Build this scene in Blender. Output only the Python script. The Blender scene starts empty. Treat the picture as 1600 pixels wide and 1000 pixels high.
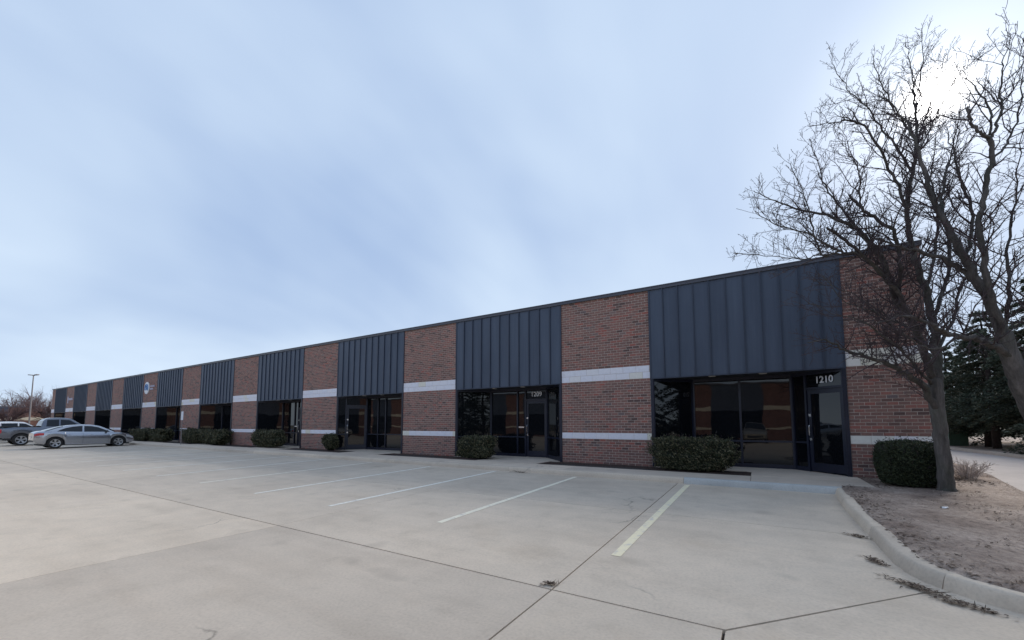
import bpy, bmesh, math, random
from mathutils import Vector, Matrix, noise as mnoise
random.seed(11)
SC = bpy.context.scene
COL = SC.collection
R = math.radians

# ---------------------------------------------------------------- camera
CAM = Vector((-3.391, -12.688, 1.5217))
PITCH, YAW, FPX, CYPX = R(4.47), R(-31.29), 629.5, 614.3
FWD = Vector((math.sin(YAW)*math.cos(PITCH), math.cos(YAW)*math.cos(PITCH), math.sin(PITCH)))
RGT = Vector((math.cos(YAW), -math.sin(YAW), 0)); UPV = RGT.cross(FWD)
cd = bpy.data.cameras.new('camera'); cam = bpy.data.objects.new('camera', cd); COL.objects.link(cam)
cd.sensor_fit = 'HORIZONTAL'; cd.sensor_width = 36; cd.lens = FPX/1600*36
cd.shift_x = 0; cd.shift_y = (CYPX-500)/1600
cd.clip_start = .05; cd.clip_end = 6000
cam.matrix_world = Matrix.Translation(CAM) @ Matrix((RGT, UPV, -FWD)).transposed().to_4x4()
SC.camera = cam

# ---------------------------------------------------------------- sky and sun
SUN = Vector((.2510, .8287, .5003)).normalized()
EL = math.asin(SUN.z); AZ = math.atan2(SUN.x, SUN.y)
w = bpy.data.worlds.new('World'); SC.world = w; w.use_nodes = True
nt = w.node_tree; nt.nodes.clear()
def N(t, **k):
    n = nt.nodes.new(t)
    for a, b in k.items(): setattr(n, a, b)
    return n
def L(a, b): nt.links.new(a, b)
def MATH(op, a, b=None, c=None, clamp=False):
    n = N('ShaderNodeMath', operation=op, use_clamp=clamp)
    for i, v in enumerate((a, b, c)):
        if v is None: continue
        if hasattr(v, 'links'): L(v, n.inputs[i])
        else: n.inputs[i].default_value = v
    return n.outputs[0]
out = N('ShaderNodeOutputWorld'); bg = N('ShaderNodeBackground'); bg.inputs[1].default_value = 1.0
L(bg.outputs[0], out.inputs[0])
sky = N('ShaderNodeTexSky', sky_type='NISHITA'); sky.sun_disc = False
sky.sun_elevation = EL; sky.sun_rotation = AZ; sky.dust_density = 2.0; sky.air_density = 1.0
tc = N('ShaderNodeTexCoord')
sep = N('ShaderNodeSeparateXYZ'); L(tc.outputs['Generated'], sep.inputs[0])
zc = MATH('ADD', MATH('MAXIMUM', sep.outputs[2], 0.0), .45)
u0 = MATH('DIVIDE', sep.outputs[0], zc); v0 = MATH('DIVIDE', sep.outputs[1], zc)
cmb = N('ShaderNodeCombineXYZ'); L(u0, cmb.inputs[0]); L(v0, cmb.inputs[1])
def cloud(rot, sx, sy, scale, detail, lo, hi, off):
    mp = N('ShaderNodeMapping'); L(cmb.outputs[0], mp.inputs[0])
    mp.inputs['Rotation'].default_value[2] = R(rot); mp.inputs['Scale'].default_value = (sx, sy, 1)
    mp.inputs['Location'].default_value = off
    nz = N('ShaderNodeTexNoise'); L(mp.outputs[0], nz.inputs[0])
    nz.inputs['Scale'].default_value = scale; nz.inputs['Detail'].default_value = detail
    nz.inputs['Roughness'].default_value = .5; nz.inputs['Distortion'].default_value = .35
    mr = N('ShaderNodeMapRange', interpolation_type='SMOOTHSTEP'); L(nz.outputs[0], mr.inputs[0])
    mr.inputs[1].default_value = lo; mr.inputs[2].default_value = hi
    return mr.outputs[0]
c1 = cloud(0, 1.35, .75, .85, 4, .33, .70, (2.2, 9.9, 0))
c2 = cloud(0, 2.2, .60, 1.5, 6, .30, .74, (7.1, 2.2, 0))
dens = MATH('ADD', MATH('MULTIPLY', c1, .52), MATH('MULTIPLY', c2, .13))
# thin cloud gets denser toward the horizon
hz = MATH('POWER', MATH('SUBTRACT', 1.0, MATH('MAXIMUM', sep.outputs[2], 0.0), clamp=True), 4.0)
cover = MATH('ADD', MATH('SUBTRACT', dens, .04), MATH('MULTIPLY', hz, .80), clamp=True)
skys = N('ShaderNodeVectorMath', operation='SCALE'); L(sky.outputs[0], skys.inputs[0]); skys.inputs[3].default_value = .075
mixc = N('ShaderNodeMix', data_type='RGBA'); L(cover, mixc.inputs[0])
blue = N('ShaderNodeMix', data_type='RGBA'); blue.inputs[0].default_value = .93
L(skys.outputs[0], blue.inputs[6]); blue.inputs[7].default_value = (.215, .305, .485, 1)
L(blue.outputs[2], mixc.inputs[6]); mixc.inputs[7].default_value = (.52, .61, .70, 1)
# sun seen through the thin cloud: a bright core with a wide soft halo
dt = N('ShaderNodeVectorMath', operation='DOT_PRODUCT'); L(tc.outputs['Generated'], dt.inputs[0]); dt.inputs[1].default_value = SUN
th = MATH('ARCCOSINE', MATH('MINIMUM', dt.outputs['Value'], .999999))
core = MATH('MULTIPLY', MATH('EXPONENT', MATH('MULTIPLY', MATH('POWER', MATH('DIVIDE', th, .024), 2.0), -1.0)), 9.0)
halo = MATH('MULTIPLY', MATH('EXPONENT', MATH('MULTIPLY', MATH('POWER', MATH('DIVIDE', th, .115), 2.0), -1.0)), .22)
halo2 = MATH('MULTIPLY', MATH('EXPONENT', MATH('DIVIDE', th, -.40)), .03)
gl = MATH('ADD', MATH('ADD', core, halo), halo2)
glc = N('ShaderNodeVectorMath', operation='SCALE'); glc.inputs[0].default_value = (1.0, .97, .93); L(gl, glc.inputs[3])
add = N('ShaderNodeVectorMath', operation='ADD'); L(mixc.outputs[2], add.inputs[0]); L(glc.outputs[0], add.inputs[1])
L(add.outputs[0], bg.inputs[0])

sd = bpy.data.lights.new('sun', 'SUN'); sd.energy = 1.95; sd.angle = R(40); sd.color = (1, .89, .75)
so = bpy.data.objects.new('sun', sd); COL.objects.link(so); so.rotation_euler = SUN.to_track_quat('Z', 'Y').to_euler()
so.location = (0, 0, 40)
vs = SC.view_settings; vs.view_transform = 'Standard'; vs.look = 'None'; vs.exposure = .64; vs.gamma = 1; vs.use_curve_mapping = False
SC.cycles.max_bounces = 6; SC.cycles.use_denoising = True

# ---------------------------------------------------------------- helpers
class MB:
    def __init__(s): s.v = []; s.f = []; s.c = []; s.cur = None
    def face(s, pts):
        i = len(s.v); s.v += [tuple(p) for p in pts]; s.f.append(tuple(range(i, i+len(pts)))); s.c.append(s.cur)
    def raw(s, vs, fs):
        i = len(s.v); s.v += [tuple(p) for p in vs]; s.f += [tuple(a+i for a in f) for f in fs]; s.c += [s.cur]*len(fs)
    def box(s, a, b, skip=()):
        x0, y0, z0 = a; x1, y1, z1 = b
        vs = [(x0,y0,z0),(x1,y0,z0),(x1,y1,z0),(x0,y1,z0),(x0,y0,z1),(x1,y0,z1),(x1,y1,z1),(x0,y1,z1)]
        fs = dict(bottom=(0,3,2,1), top=(4,5,6,7), front=(0,1,5,4), right=(1,2,6,5), back=(2,3,7,6), left=(3,0,4,7))
        s.raw(vs, [f for k, f in fs.items() if k not in skip]); return s
    def bar(s, p, q, n, w, d):
        """box along p->q (3D), n = depth direction, w width across, d depth"""
        p, q, n = Vector(p), Vector(q), Vector(n).normalized(); t = (q-p).normalized(); a = t.cross(n).normalized()
        vs = []
        for e in (p, q):
            for sa, sn in ((-1,-1),(1,-1),(1,1),(-1,1)): vs.append(e + a*sa*w/2 + n*sn*d/2)
        s.raw(vs, [(0,3,2,1),(4,5,6,7),(0,1,5,4),(1,2,6,5),(2,3,7,6),(3,0,4,7)]); return s
    def tube(s, pts, rad, n=6, cap=True):
        rings = []; pts = [Vector(p) for p in pts]; m = len(pts); prev = None
        for i, p in enumerate(pts):
            t = (pts[min(i+1, m-1)]-pts[max(i-1, 0)])
            t = t.normalized() if t.length > 1e-9 else Vector((0,0,1))
            if prev is None: a = t.cross(Vector((.3,.2,1)) if abs(t.z) < .9 else Vector((1,0,0))).normalized()
            else: a = (prev - t*prev.dot(t)).normalized()
            prev = a; b = t.cross(a); r = rad[i]
            rings.append([p + (a*math.cos(k*2*math.pi/n) + b*math.sin(k*2*math.pi/n))*r for k in range(n)])
        i0 = len(s.v)
        for rg in rings: s.v += [tuple(p) for p in rg]
        for i in range(m-1):
            for k in range(n):
                k2 = (k+1) % n
                s.f.append((i0+i*n+k, i0+i*n+k2, i0+(i+1)*n+k2, i0+(i+1)*n+k)); s.c.append(s.cur)
        if cap:
            s.f.append(tuple(i0+(m-1)*n+k for k in range(n))); s.c.append(s.cur)
            s.f.append(tuple(i0+k for k in reversed(range(n)))); s.c.append(s.cur)
        return s
    def grid(s, rows, closed=False):
        i0 = len(s.v); nr, nc = len(rows), len(rows[0])
        for r in rows: s.v += [tuple(p) for p in r]
        for i in range(nr-1):
            for j in range(nc if closed else nc-1):
                j2 = (j+1) % nc
                s.f.append((i0+i*nc+j, i0+i*nc+j2, i0+(i+1)*nc+j2, i0+(i+1)*nc+j)); s.c.append(s.cur)
        return s
    def prism(s, poly, zf0, zf1):
        """vertical prism of a CCW xy polygon; zf* are functions or numbers"""
        g0 = zf0 if callable(zf0) else (lambda x, y: zf0); g1 = zf1 if callable(zf1) else (lambda x, y: zf1)
        n = len(poly); i = len(s.v)
        s.v += [(x, y, g0(x, y)) for x, y in poly] + [(x, y, g1(x, y)) for x, y in poly]
        s.f.append(tuple(i+n+k for k in range(n))); s.c.append(s.cur)
        for k in range(n):
            s.f.append((i+k, i+(k+1) % n, i+n+(k+1) % n, i+n+k)); s.c.append(s.cur)
        return s
    def mesh(s, name, mat, smooth=None):
        me = bpy.data.meshes.new(name); me.from_pydata(s.v, [], s.f)
        if mat: me.materials.append(mat)
        if any(c is not None for c in s.c):
            at = me.attributes.new('tone', 'FLOAT', 'FACE'); at.data.foreach_set('value', [c if c is not None else .5 for c in s.c])
        if smooth is not None:
            me.shade_smooth()
            if smooth < 180: me.set_sharp_from_angle(angle=R(smooth))
        me.update(); return me
    def build(s, name, mat, parent=None, smooth=None, kind=None):
        return link(name, s.mesh(name, mat, smooth), parent, kind)
def link(name, me, parent=None, kind=None, loc=None):
    o = bpy.data.objects.new(name, me); COL.objects.link(o)
    if parent: o.parent = parent
    if kind: o['kind'] = kind
    if loc: o.location = loc
    return o
def thing(name, label, cat, loc=(0,0,0), rz=0, group=None):
    o = link(name, None); o.location = loc; o.rotation_euler = (0,0,rz); o.empty_display_size = .3
    o['label'] = label; o['category'] = cat
    if group: o['group'] = group
    return o
def tag(o, label, cat, group=None):
    o['label'] = label; o['category'] = cat
    if group: o['group'] = group
    return o
def atd(px, py, d): return CAM + FWD*d + RGT*((px-800)/FPX*d) - UPV*((py-CYPX)/FPX*d)
def gz(x, y): return .018*max(0.0, min(y, -2.25)+9.2)

# ---------------------------------------------------------------- materials
def mat(name, build):
    m = bpy.data.materials.new(name); m.use_nodes = True; t = m.node_tree
    p = t.nodes['Principled BSDF']
    class H: pass
    h = H(); h.t = t; h.p = p
    def n(ty, **k):
        x = t.nodes.new(ty)
        for a, b in k.items(): setattr(x, a, b)
        return x
    h.n = n; h.l = lambda a, b: t.links.new(a, b)
    def noise(scale, detail=4, rough=.55, coord='Object', stretch=None, w=0):
        if coord == 'World': src = n('ShaderNodeNewGeometry').outputs['Position']
        else: src = n('ShaderNodeTexCoord').outputs[coord]
        if stretch:
            mp = n('ShaderNodeMapping'); h.l(src, mp.inputs[0]); mp.inputs['Scale'].default_value = stretch; src = mp.outputs[0]
        z = n('ShaderNodeTexNoise'); h.l(src, z.inputs[0]); z.inputs['Scale'].default_value = scale
        z.inputs['Detail'].default_value = detail; z.inputs['Roughness'].default_value = rough
        return z.outputs[0]
    h.noise = noise
    def ramp(src, stops):
        r = n('ShaderNodeValToRGB'); h.l(src, r.inputs[0]); e = r.color_ramp.elements
        while len(e) < len(stops): e.new(.5)
        for el, (q, c) in zip(e, stops): el.position = q; el.color = (*c, 1) if len(c) == 3 else c
        return r.outputs[0]
    h.ramp = ramp
    def mixc(fac, a, b, mode='MIX'):
        x = n('ShaderNodeMix', data_type='RGBA', blend_type=mode)
        for i, v in ((0, fac), (6, a), (7, b)):
            if hasattr(v, 'links'): h.l(v, x.inputs[i])
            elif isinstance(v, tuple): x.inputs[i].default_value = (*v, 1)
            else: x.inputs[i].default_value = v
        return x.outputs[2]
    h.mix = mixc
    def bump(src, st, dist=.02):
        b = n('ShaderNodeBump'); h.l(src, b.inputs['Height']); b.inputs['Strength'].default_value = st; b.inputs['Distance'].default_value = dist
        h.l(b.outputs[0], p.inputs['Normal'])
    h.bump = bump
    def setp(**k):
        for a, v in k.items():
            s = p.inputs[a.replace('_', ' ')]
            if hasattr(v, 'links'): h.l(v, s)
            elif isinstance(v, tuple): s.default_value = (*v, 1)
            else: s.default_value = v
    h.set = setp
    build(h); return m
def plain(name, col, rough=.5, metal=0, var=.12, scale=6, **k):
    def b(h):
        z = h.noise(scale, 4)
        lo = tuple(c*(1-var) for c in col); hi = tuple(min(1, c*(1+var)) for c in col)
        h.set(Base_Color=h.ramp(z, [(.3, lo), (.7, hi)]), Roughness=rough, Metallic=metal, **k)
    return mat(name, b)
M = {}
def m_concrete(base, tint=.10, jointdirt=True):
    def b(h):
        oi = h.n('ShaderNodeObjectInfo')
        z1 = h.noise(.35, 5, .6, 'World'); z2 = h.noise(2.2, 6, .65, 'World'); z3 = h.noise(38, 3, .6, 'World')
        d = tuple(c*.90 for c in base); l = tuple(c*1.06 for c in base)
        col = h.ramp(z1, [(.32, d), (.5, base), (.70, l)])
        col = h.mix(.6, col, h.ramp(z2, [(.28, (.80,.79,.78)), (.46, (.96,.96,.96)), (.7, (1.07,1.06,1.05))]), 'MULTIPLY')
        col = h.mix(.6, col, h.ramp(z3, [(.25, (.80,.79,.78)), (.5, (1,1,1)), (.78, (1.14,1.14,1.13))]), 'MULTIPLY')
        # traffic-polished streaks and old drips
        z4 = h.noise(1.0, 4, .6, 'World', (.35, 2.6, 1))
        col = h.mix(.45, col, h.ramp(z4, [(.36, (.88,.865,.85)), (.55, (1,1,1)), (.75, (1.04,1.04,1.04))]), 'MULTIPLY')
        # dark oil spots
        z5 = h.noise(1.4, 2, .4, 'World'); 
        col = h.mix(h.ramp(z5, [(.66, (0,0,0)), (.76, (.5,.5,.5))]), col, tuple(c*.62 for c in base))
        sp = h.n('ShaderNodeTexVoronoi'); h.l(h.n('ShaderNodeNewGeometry').outputs['Position'], sp.inputs[0]); sp.inputs['Scale'].default_value = 5
        col = h.mix(h.ramp(sp.outputs['Distance'], [(.0, (.55,.55,.55)), (.045, (0,0,0))]), col, tuple(c*.55 for c in base))
        # hairline cracks, broken up by a mask
        cv = h.n('ShaderNodeTexVoronoi', feature='DISTANCE_TO_EDGE'); cv.inputs['Scale'].default_value = .30
        wv = h.n('ShaderNodeVectorMath', operation='ADD'); gp = h.n('ShaderNodeNewGeometry').outputs['Position']; h.l(gp, wv.inputs[0])
        wz = h.n('ShaderNodeTexNoise'); h.l(gp, wz.inputs[0]); wz.inputs['Scale'].default_value = 1.6; wz.inputs['Detail'].default_value = 6
        ws = h.n('ShaderNodeVectorMath', operation='SCALE'); h.l(wz.outputs['Color'], ws.inputs[0]); ws.inputs[3].default_value = .55; h.l(ws.outputs[0], wv.inputs[1])
        h.l(wv.outputs[0], cv.inputs['Vector'])
        cr = h.ramp(cv.outputs['Distance'], [(0, (1,1,1)), (.0022, (0,0,0))]); mk = h.ramp(h.noise(.5, 2, .5, 'World'), [(.585, (0,0,0)), (.66, (.7,.7,.7))])
        col = h.mix(h.mix(1.0, cr, mk, 'MULTIPLY'), col, tuple(c*.35 for c in base))
        # rust and drip stains, soft-edged, where cars stand
        z6 = h.noise(.8, 4, .7, 'World'); col = h.mix(h.ramp(z6, [(.58, (0,0,0)), (.72, (.26,.26,.26))]), col, (base[0]*.72, base[1]*.66, base[2]*.58))
        z7 = h.noise(.55, 5, .75, 'World', (1, .8, 1)); col = h.mix(h.ramp(z7, [(.60, (0,0,0)), (.74, (.30,.30,.30))]), col, tuple(min(1, c*1.25) for c in base))
        tone = h.ramp(oi.outputs['Random'], [(0, (.87,.87,.875)), (1, (1.07,1.06,1.04))])
        h.set(Base_Color=h.mix(1.0, col, tone, 'MULTIPLY'), Roughness=.82)
        h.p.inputs['Specular IOR Level'].default_value = .35
        h.bump(h.noise(120, 3, .6, 'World'), .25, .006)
    return b
M['concrete'] = mat('concrete_paving', m_concrete((.65,.55,.44)))
M['kerb'] = mat('kerb_concrete', m_concrete((.64,.545,.44)))
M['walk'] = mat('walk_concrete', m_concrete((.68,.575,.47)))
M['road'] = mat('drive_concrete', m_concrete((.62,.56,.52)))
M['kerb_blue'] = mat('kerb_faded_blue', m_concrete((.50,.51,.50)))
M['joint'] = plain('joint_filler', (.05,.042,.038), .95, var=.5, scale=20)
def b_line(h):
    z = h.noise(9, 6, .7, 'World'); z2 = h.noise(.9, 3, .5, 'World')
    a = h.n('ShaderNodeAttribute', attribute_name='tone')
    paint = h.ramp(a.outputs['Fac'], [(0, (.92,.89,.80)), (1, (.92,.80,.52))])
    wear = h.ramp(z, [(.32, (.9,.9,.9)), (.50, (.06,.06,.06))])
    h.set(Base_Color=h.mix(wear, paint, (.62,.56,.50)), Roughness=.8)
M['line'] = mat('road_paint', b_line)
def b_brick(h):
    a = h.n('ShaderNodeAttribute', attribute_name='tone')
    col = h.ramp(a.outputs['Fac'], [(0, (.120,.076,.068)), (.2, (.20,.118,.100)), (.45, (.26,.148,.122)), (.62, (.30,.150,.122)),
                                    (.76, (.335,.118,.092)), (.86, (.25,.168,.145)), (1, (.16,.122,.12))])
    z = h.noise(45, 4, .65, 'World'); z0 = h.noise(.9, 4, .6, 'World')
    col = h.mix(.8, col, h.ramp(z, [(.3, (.74,.74,.74)), (.7, (1.2,1.18,1.16))]), 'MULTIPLY')
    col = h.mix(.6, col, h.ramp(z0, [(.3, (.82,.80,.82)), (.7, (1.16,1.13,1.1))]), 'MULTIPLY')
    h.set(Base_Color=col, Roughness=.85); h.bump(h.noise(160, 3, .6, 'World'), .3, .004)
M['brick'] = mat('face_brick', b_brick)
M['mortar'] = plain('mortar', (.54,.465,.41), .95, var=.2, scale=14)
def b_stone(h):
    a = h.n('ShaderNodeAttribute', attribute_name='tone')
    col = h.ramp(a.outputs['Fac'], [(0, (.79,.79,.86)), (.6, (.82,.80,.84)), (.8, (.80,.77,.68)), (1, (.74,.70,.58))])
    col = h.mix(.5, col, h.ramp(h.noise(12, 5, .6, 'World'), [(.3, (.86,.85,.84)), (.7, (1.06,1.06,1.06))]), 'MULTIPLY')
    h.set(Base_Color=col, Roughness=.8); h.bump(h.noise(90, 3, .6, 'World'), .25, .004)
M['stone'] = mat('split_face_block', b_stone)
def b_panel(h):
    oi = h.n('ShaderNodeObjectInfo')
    z = h.noise(1.2, 4, .5, 'World', (1.5, 1, .35))
    col = h.ramp(z, [(.3, (.056,.073,.108)), (.7, (.075,.096,.138))])
    col = h.mix(1.0, col, h.ramp(oi.outputs['Random'], [(0, (.92,.92,.93)), (1, (1.08,1.08,1.07))]), 'MULTIPLY')
    h.set(Base_Color=col, Roughness=.52, Metallic=.0); h.p.inputs['Specular IOR Level'].default_value = .4
    h.bump(h.noise(1.6, 2, .5, 'World', (3, 1, .5)), .35, .03)
    col2 = h.mix(.7, col, h.ramp(h.noise(3, 5, .7, 'World', (4, 1, .12)), [(.3, (.80,.81,.82)), (.55, (1,1,1)), (.8, (1.16,1.15,1.13))]), 'MULTIPLY'); h.set(Base_Color=col2)
M['panel'] = mat('slate_blue_metal_panel', b_panel)
M['rib'] = plain('shaded_seam_metal', (.034,.045,.072), .5, var=.1)  # metal colour darkened to include the shadow beside each standing seam
M['coping'] = plain('coping_metal', (.085,.085,.10), .45, .3, var=.1, scale=1)
M['frame'] = plain('storefront_frame_paint', (.008,.011,.027), .40, var=.15, scale=3)
def b_glass(h):
    z = h.noise(.8, 2, .5, 'World')
    h.set(Base_Color=(.006,.007,.009), Roughness=.015); h.p.inputs['IOR'].default_value = 1.5
    h.bump(z, .06, .05)
M['glass'] = mat('tinted_reflective_glass', b_glass)
M['white'] = plain('white_lettering', (.80,.80,.82), .5, var=.04)
M['chrome'] = plain('brushed_metal', (.62,.62,.64), .25, 1, var=.08)
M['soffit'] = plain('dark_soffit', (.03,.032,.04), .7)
M['roof'] = plain('roof_membrane', (.25,.24,.23), .9)
M['lens'] = plain('downlight_lens', (.55,.52,.48), .4)
M['signblue'] = plain('sign_blue', (.10,.24,.50), .5, var=.1)
M['signpale'] = plain('sign_pale_letters', (.42,.40,.50), .5, var=.1)
M['posterblue'] = plain('poster_blue', (.03,.16,.55), .4, var=.2, scale=5)
def b_mulch(h):
    z = h.noise(26, 5, .7, 'World')
    h.set(Base_Color=h.ramp(z, [(.3, (.022,.013,.010)), (.55, (.065,.038,.030)), (.78, (.13,.085,.07))]), Roughness=.95); h.bump(z, 1.0, .05)
M['mulch'] = mat('bark_mulch', b_mulch)
def b_dirt(h):
    z0 = h.noise(.9, 5, .6, 'World'); z = h.noise(14, 6, .7, 'World', (1, .6, 1)); z2 = h.noise(70, 4, .7, 'World')
    col = h.ramp(z0, [(.32, (.23,.165,.13)), (.5, (.41,.32,.26)), (.68, (.56,.45,.375))])
    col = h.mix(.85, col, h.ramp(z, [(.3, (.5,.47,.45)), (.5, (.95,.95,.95)), (.72, (1.3,1.27,1.22))]), 'MULTIPLY')
    col = h.mix(.6, col, h.ramp(z2, [(.3, (.6,.6,.6)), (.7, (1.25,1.25,1.25))]), 'MULTIPLY')
    h.set(Base_Color=col, Roughness=.97); h.bump(z, .8, .05)
M['dirt'] = mat('bare_soil', b_dirt)
def b_terr(h):
    z = h.noise(.08, 5, .6, 'World'); z2 = h.noise(3, 4, .6, 'World')
    col = h.ramp(z, [(.3, (.14,.12,.085)), (.6, (.20,.175,.125)), (.8, (.13,.13,.08))])
    h.set(Base_Color=h.mix(.5, col, h.ramp(z2, [(.3, (.7,.7,.7)), (.7, (1.2,1.2,1.2))]), 'MULTIPLY'), Roughness=.97)
M['terrain'] = mat('winter_turf', b_terr)
def m_leaf(cols, name, rough=.6, trans=.0):
    def b(h):
        a = h.n('ShaderNodeAttribute', attribute_name='tone')
        st = [(i/(len(cols)-1), c) for i, c in enumerate(cols)]
        h.set(Base_Color=h.ramp(a.outputs['Fac'], st), Roughness=rough)
        h.p.inputs['Specular IOR Level'].default_value = .3
    M[name] = mat(name, b)
m_leaf([(.022,.028,.014), (.055,.062,.030), (.11,.105,.056), (.21,.18,.11)], 'hedge_leaf')
m_leaf([(.020,.028,.014), (.040,.052,.024), (.075,.085,.040)], 'boxwood_leaf')
m_leaf([(.030,.042,.028), (.058,.075,.048), (.095,.11,.07), (.15,.14,.09)], 'pine_needle', .7)
m_leaf([(.05,.034,.026), (.11,.075,.056), (.20,.15,.11)], 'dead_leaf', .9)
m_leaf([(.16,.12,.10), (.26,.20,.16), (.36,.30,.24)], 'dead_grass', .9)
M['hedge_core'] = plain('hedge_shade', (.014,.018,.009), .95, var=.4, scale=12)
def b_bark(h):
    z = h.noise(10, 6, .7, 'World', (1, 1, .22)); z0 = h.noise(1.5, 4, .6, 'World')
    col = h.ramp(z, [(.28, (.028,.025,.022)), (.5, (.080,.070,.063)), (.74, (.155,.137,.125))])
    col = h.mix(h.ramp(z0, [(.5, (0,0,0)), (.72, (.55,.55,.55))]), col, (.055,.062,.040))   # lichen
    h.set(Base_Color=col, Roughness=.92); h.bump(z, .9, .03)
M['bark'] = mat('pear_bark', b_bark)
def b_tbark(h):
    z = h.noise(9, 6, .75, 'World', (1, 1, .16)); z0 = h.noise(2.2, 4, .6, 'World')
    col = h.ramp(z, [(.28, (.040,.035,.032)), (.5, (.105,.093,.085)), (.74, (.205,.183,.17))])
    col = h.mix(h.ramp(z0, [(.5, (0,0,0)), (.72, (.5,.5,.5))]), col, (.085,.092,.065))
    h.set(Base_Color=col, Roughness=.92); h.bump(z, 1.0, .035)
M['trunkbark'] = mat('trunk_bark', b_tbark)  # paler than the limbs: bare bark, with light on it put into the colour
M['twig'] = plain('twig_bark', (.060,.043,.046), .9, var=.35, scale=3)
M['pinebark'] = plain('pine_bark', (.055,.042,.035), .95, var=.4, scale=8)
M['straw'] = plain('dry_stems', (.50,.43,.385), .9, var=.3, scale=9)
M['fartwig'] = plain('far_tree_twigs', (.13,.082,.082), .95, var=.3, scale=.4)
def carpaint(name, col, metal=.55, rough=.30):
    def b(h):
        h.set(Base_Color=col, Metallic=metal, Roughness=rough); h.p.inputs['Coat Weight'].default_value = .6; h.p.inputs['Coat Roughness'].default_value = .05
        z = h.noise(1.5, 3, .6); 
        h.l(h.ramp(z, [(.3, (rough-.04,)*3), (.7, (rough+.06,)*3)]), h.p.inputs['Roughness'])
    M[name] = mat(name, b)
carpaint('paint_silver', (.40,.415,.45), .85, .20); carpaint('paint_grey', (.15,.165,.20), .75, .22); carpaint('paint_white', (.74,.75,.77), .0, .35)
carpaint('paint_tan', (.40,.37,.32), .4)
def b_cglass(h): h.set(Base_Color=(.01,.013,.018), Roughness=.03); h.p.inputs['IOR'].default_value = 1.45
M['carglass'] = mat('car_glass', b_cglass)
M['tyre'] = plain('tyre_rubber', (.018,.018,.019), .85)
M['rim'] = plain('alloy_rim', (.50,.51,.53), .3, .9)
M['blackplastic'] = plain('black_trim', (.02,.02,.022), .6)
M['taillight'] = plain('red_lamp_lens', (.50,.03,.035), .2, var=.1)
M['headlight'] = plain('clear_lamp_lens', (.60,.63,.66), .12, .2, var=.1)
M['plate'] = plain('licence_plate', (.62,.62,.60), .5)
M['pole'] = plain('galvanised_steel', (.24,.22,.22), .5, .4)
M['greenbox'] = plain('utility_green', (.06,.12,.075), .5)
M['signgreen'] = plain('sign_face', (.70,.72,.78), .5)
M['paper'] = plain('white_litter', (.80,.80,.80), .7)
M['farbrick'] = plain('far_brick', (.20,.105,.085), .9, var=.2, scale=1.5)
M['cream'] = plain('cream_band', (.62,.55,.44), .85, var=.08)

# ---------------------------------------------------------------- ground and lot
BAY, PW = 7.62, 1.4765           # structural bay, half pier width
o = MB(); S = 2500
o.face([(-S,-S,-.16),(S,-S,-.16),(S,S,-.16),(-S,S,-.16)]); terr = o.build('terrain', M['terrain'], kind='structure')

YJ = [-31.1, -27.45, -23.8, -20.15, -16.5, -12.85, -9.2, -5.65, -2.2]
XJ = [-5.08 - 4.572*i for i in range(0, 24)]                     # transverse joints
b = MB()
rows = []
for y in (-33, -9.2, -2.25, 45): rows.append([(x, y, gz(x, y)-.035) for x in (-112, -60, -20, 7)])
b.grid(rows); lot = b.build('parking_lot', M['joint'], kind='structure')
random.seed(5)
def slab(poly, gaps=None):
    m = MB(); m.prism(poly, lambda x, y: gz(x, y)-.10, gz); return m.build('concrete_slab', M['concrete'], lot)
gapy = {-9.2: .011, -5.65: .006}
def gy(v): return gapy.get(v, .004)
for j in range(len(YJ)-1):
    y0, y1 = YJ[j]+gy(YJ[j]), YJ[j+1]-gy(YJ[j+1])
    for i in range(len(XJ)-1):
        gx = lambda k: .008 if k == 0 else .0035
        x1, x0 = XJ[i]-gx(i), XJ[i+1]+gx(i+1)
        slab([(x0,y0),(x1,y0),(x1,y1),(x0,y1)])
# slabs beside the island, with the diagonal joint to the kerb
g = .008
slab([(-5.08+g,-5.65+.006),(-1.9,-5.65+.006),(-1.9,-2.2),(-5.08+g,-2.2)])
slab([(-5.08+g,-9.2+.011),(-3.66,-9.2+.011),(-2.2,-7.61),(-1.9,-7.40),(-1.9,-5.65-.006),(-5.08+g,-5.65-.006)])
slab([(-5.08+g,-12.85+.004),(-3.67-.006,-12.85+.004),(-3.67-.006,-9.2-.011),(-5.08+g,-9.2-.011)])
slab([(-3.67+.006,-12.85+.004),(6.0,-12.85+.004),(6.0,-7.2),(-1.9,-7.43),(-2.2,-7.635),(-3.655,-9.2-.014)])
for j in range(5):
    slab([(-5.08+g,YJ[j]+.004),(6.0,YJ[j]+.004),(6.0,YJ[j+1]-.004),(-5.08+g,YJ[j+1]-.004)])
# stall lines: each a thin worn strip
for i, (x, yl, t) in enumerate([(-4.84,-8.02,.9),(-7.62,-7.88,.5),(-10.20,-7.97,.15),(-12.82,-7.98,.15),(-15.70,-7.88,.3)] +
                               [(-15.70-2.74*k,-7.9,.1) for k in range(1, 15)]):
    m = MB(); m.cur = t; hwid = .055
    rows = []
    y0, y1 = yl, -2.45; n = 14
    for k in range(n+1):
        y = y0+(y1-y0)*k/n; rows.append([(x-hwid, y, gz(x, y)+.004), (x+hwid, y, gz(x, y)+.004)])
    m.grid(rows); m.f = [f[::-1] for f in m.f]; m.build('stall_line', M['line'], lot)

# ---- drive at the right-hand end
m = MB(); rows = []
for y in (-7.3, -2.25, 14, 60): rows.append([(.2, y, gz(0, y)+.004), (6.0, y, gz(0, y)+.004)])
m.grid(rows); m.f = [f[::-1] for f in m.f]; m.build('drive', M['road'], kind='structure')
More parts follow.
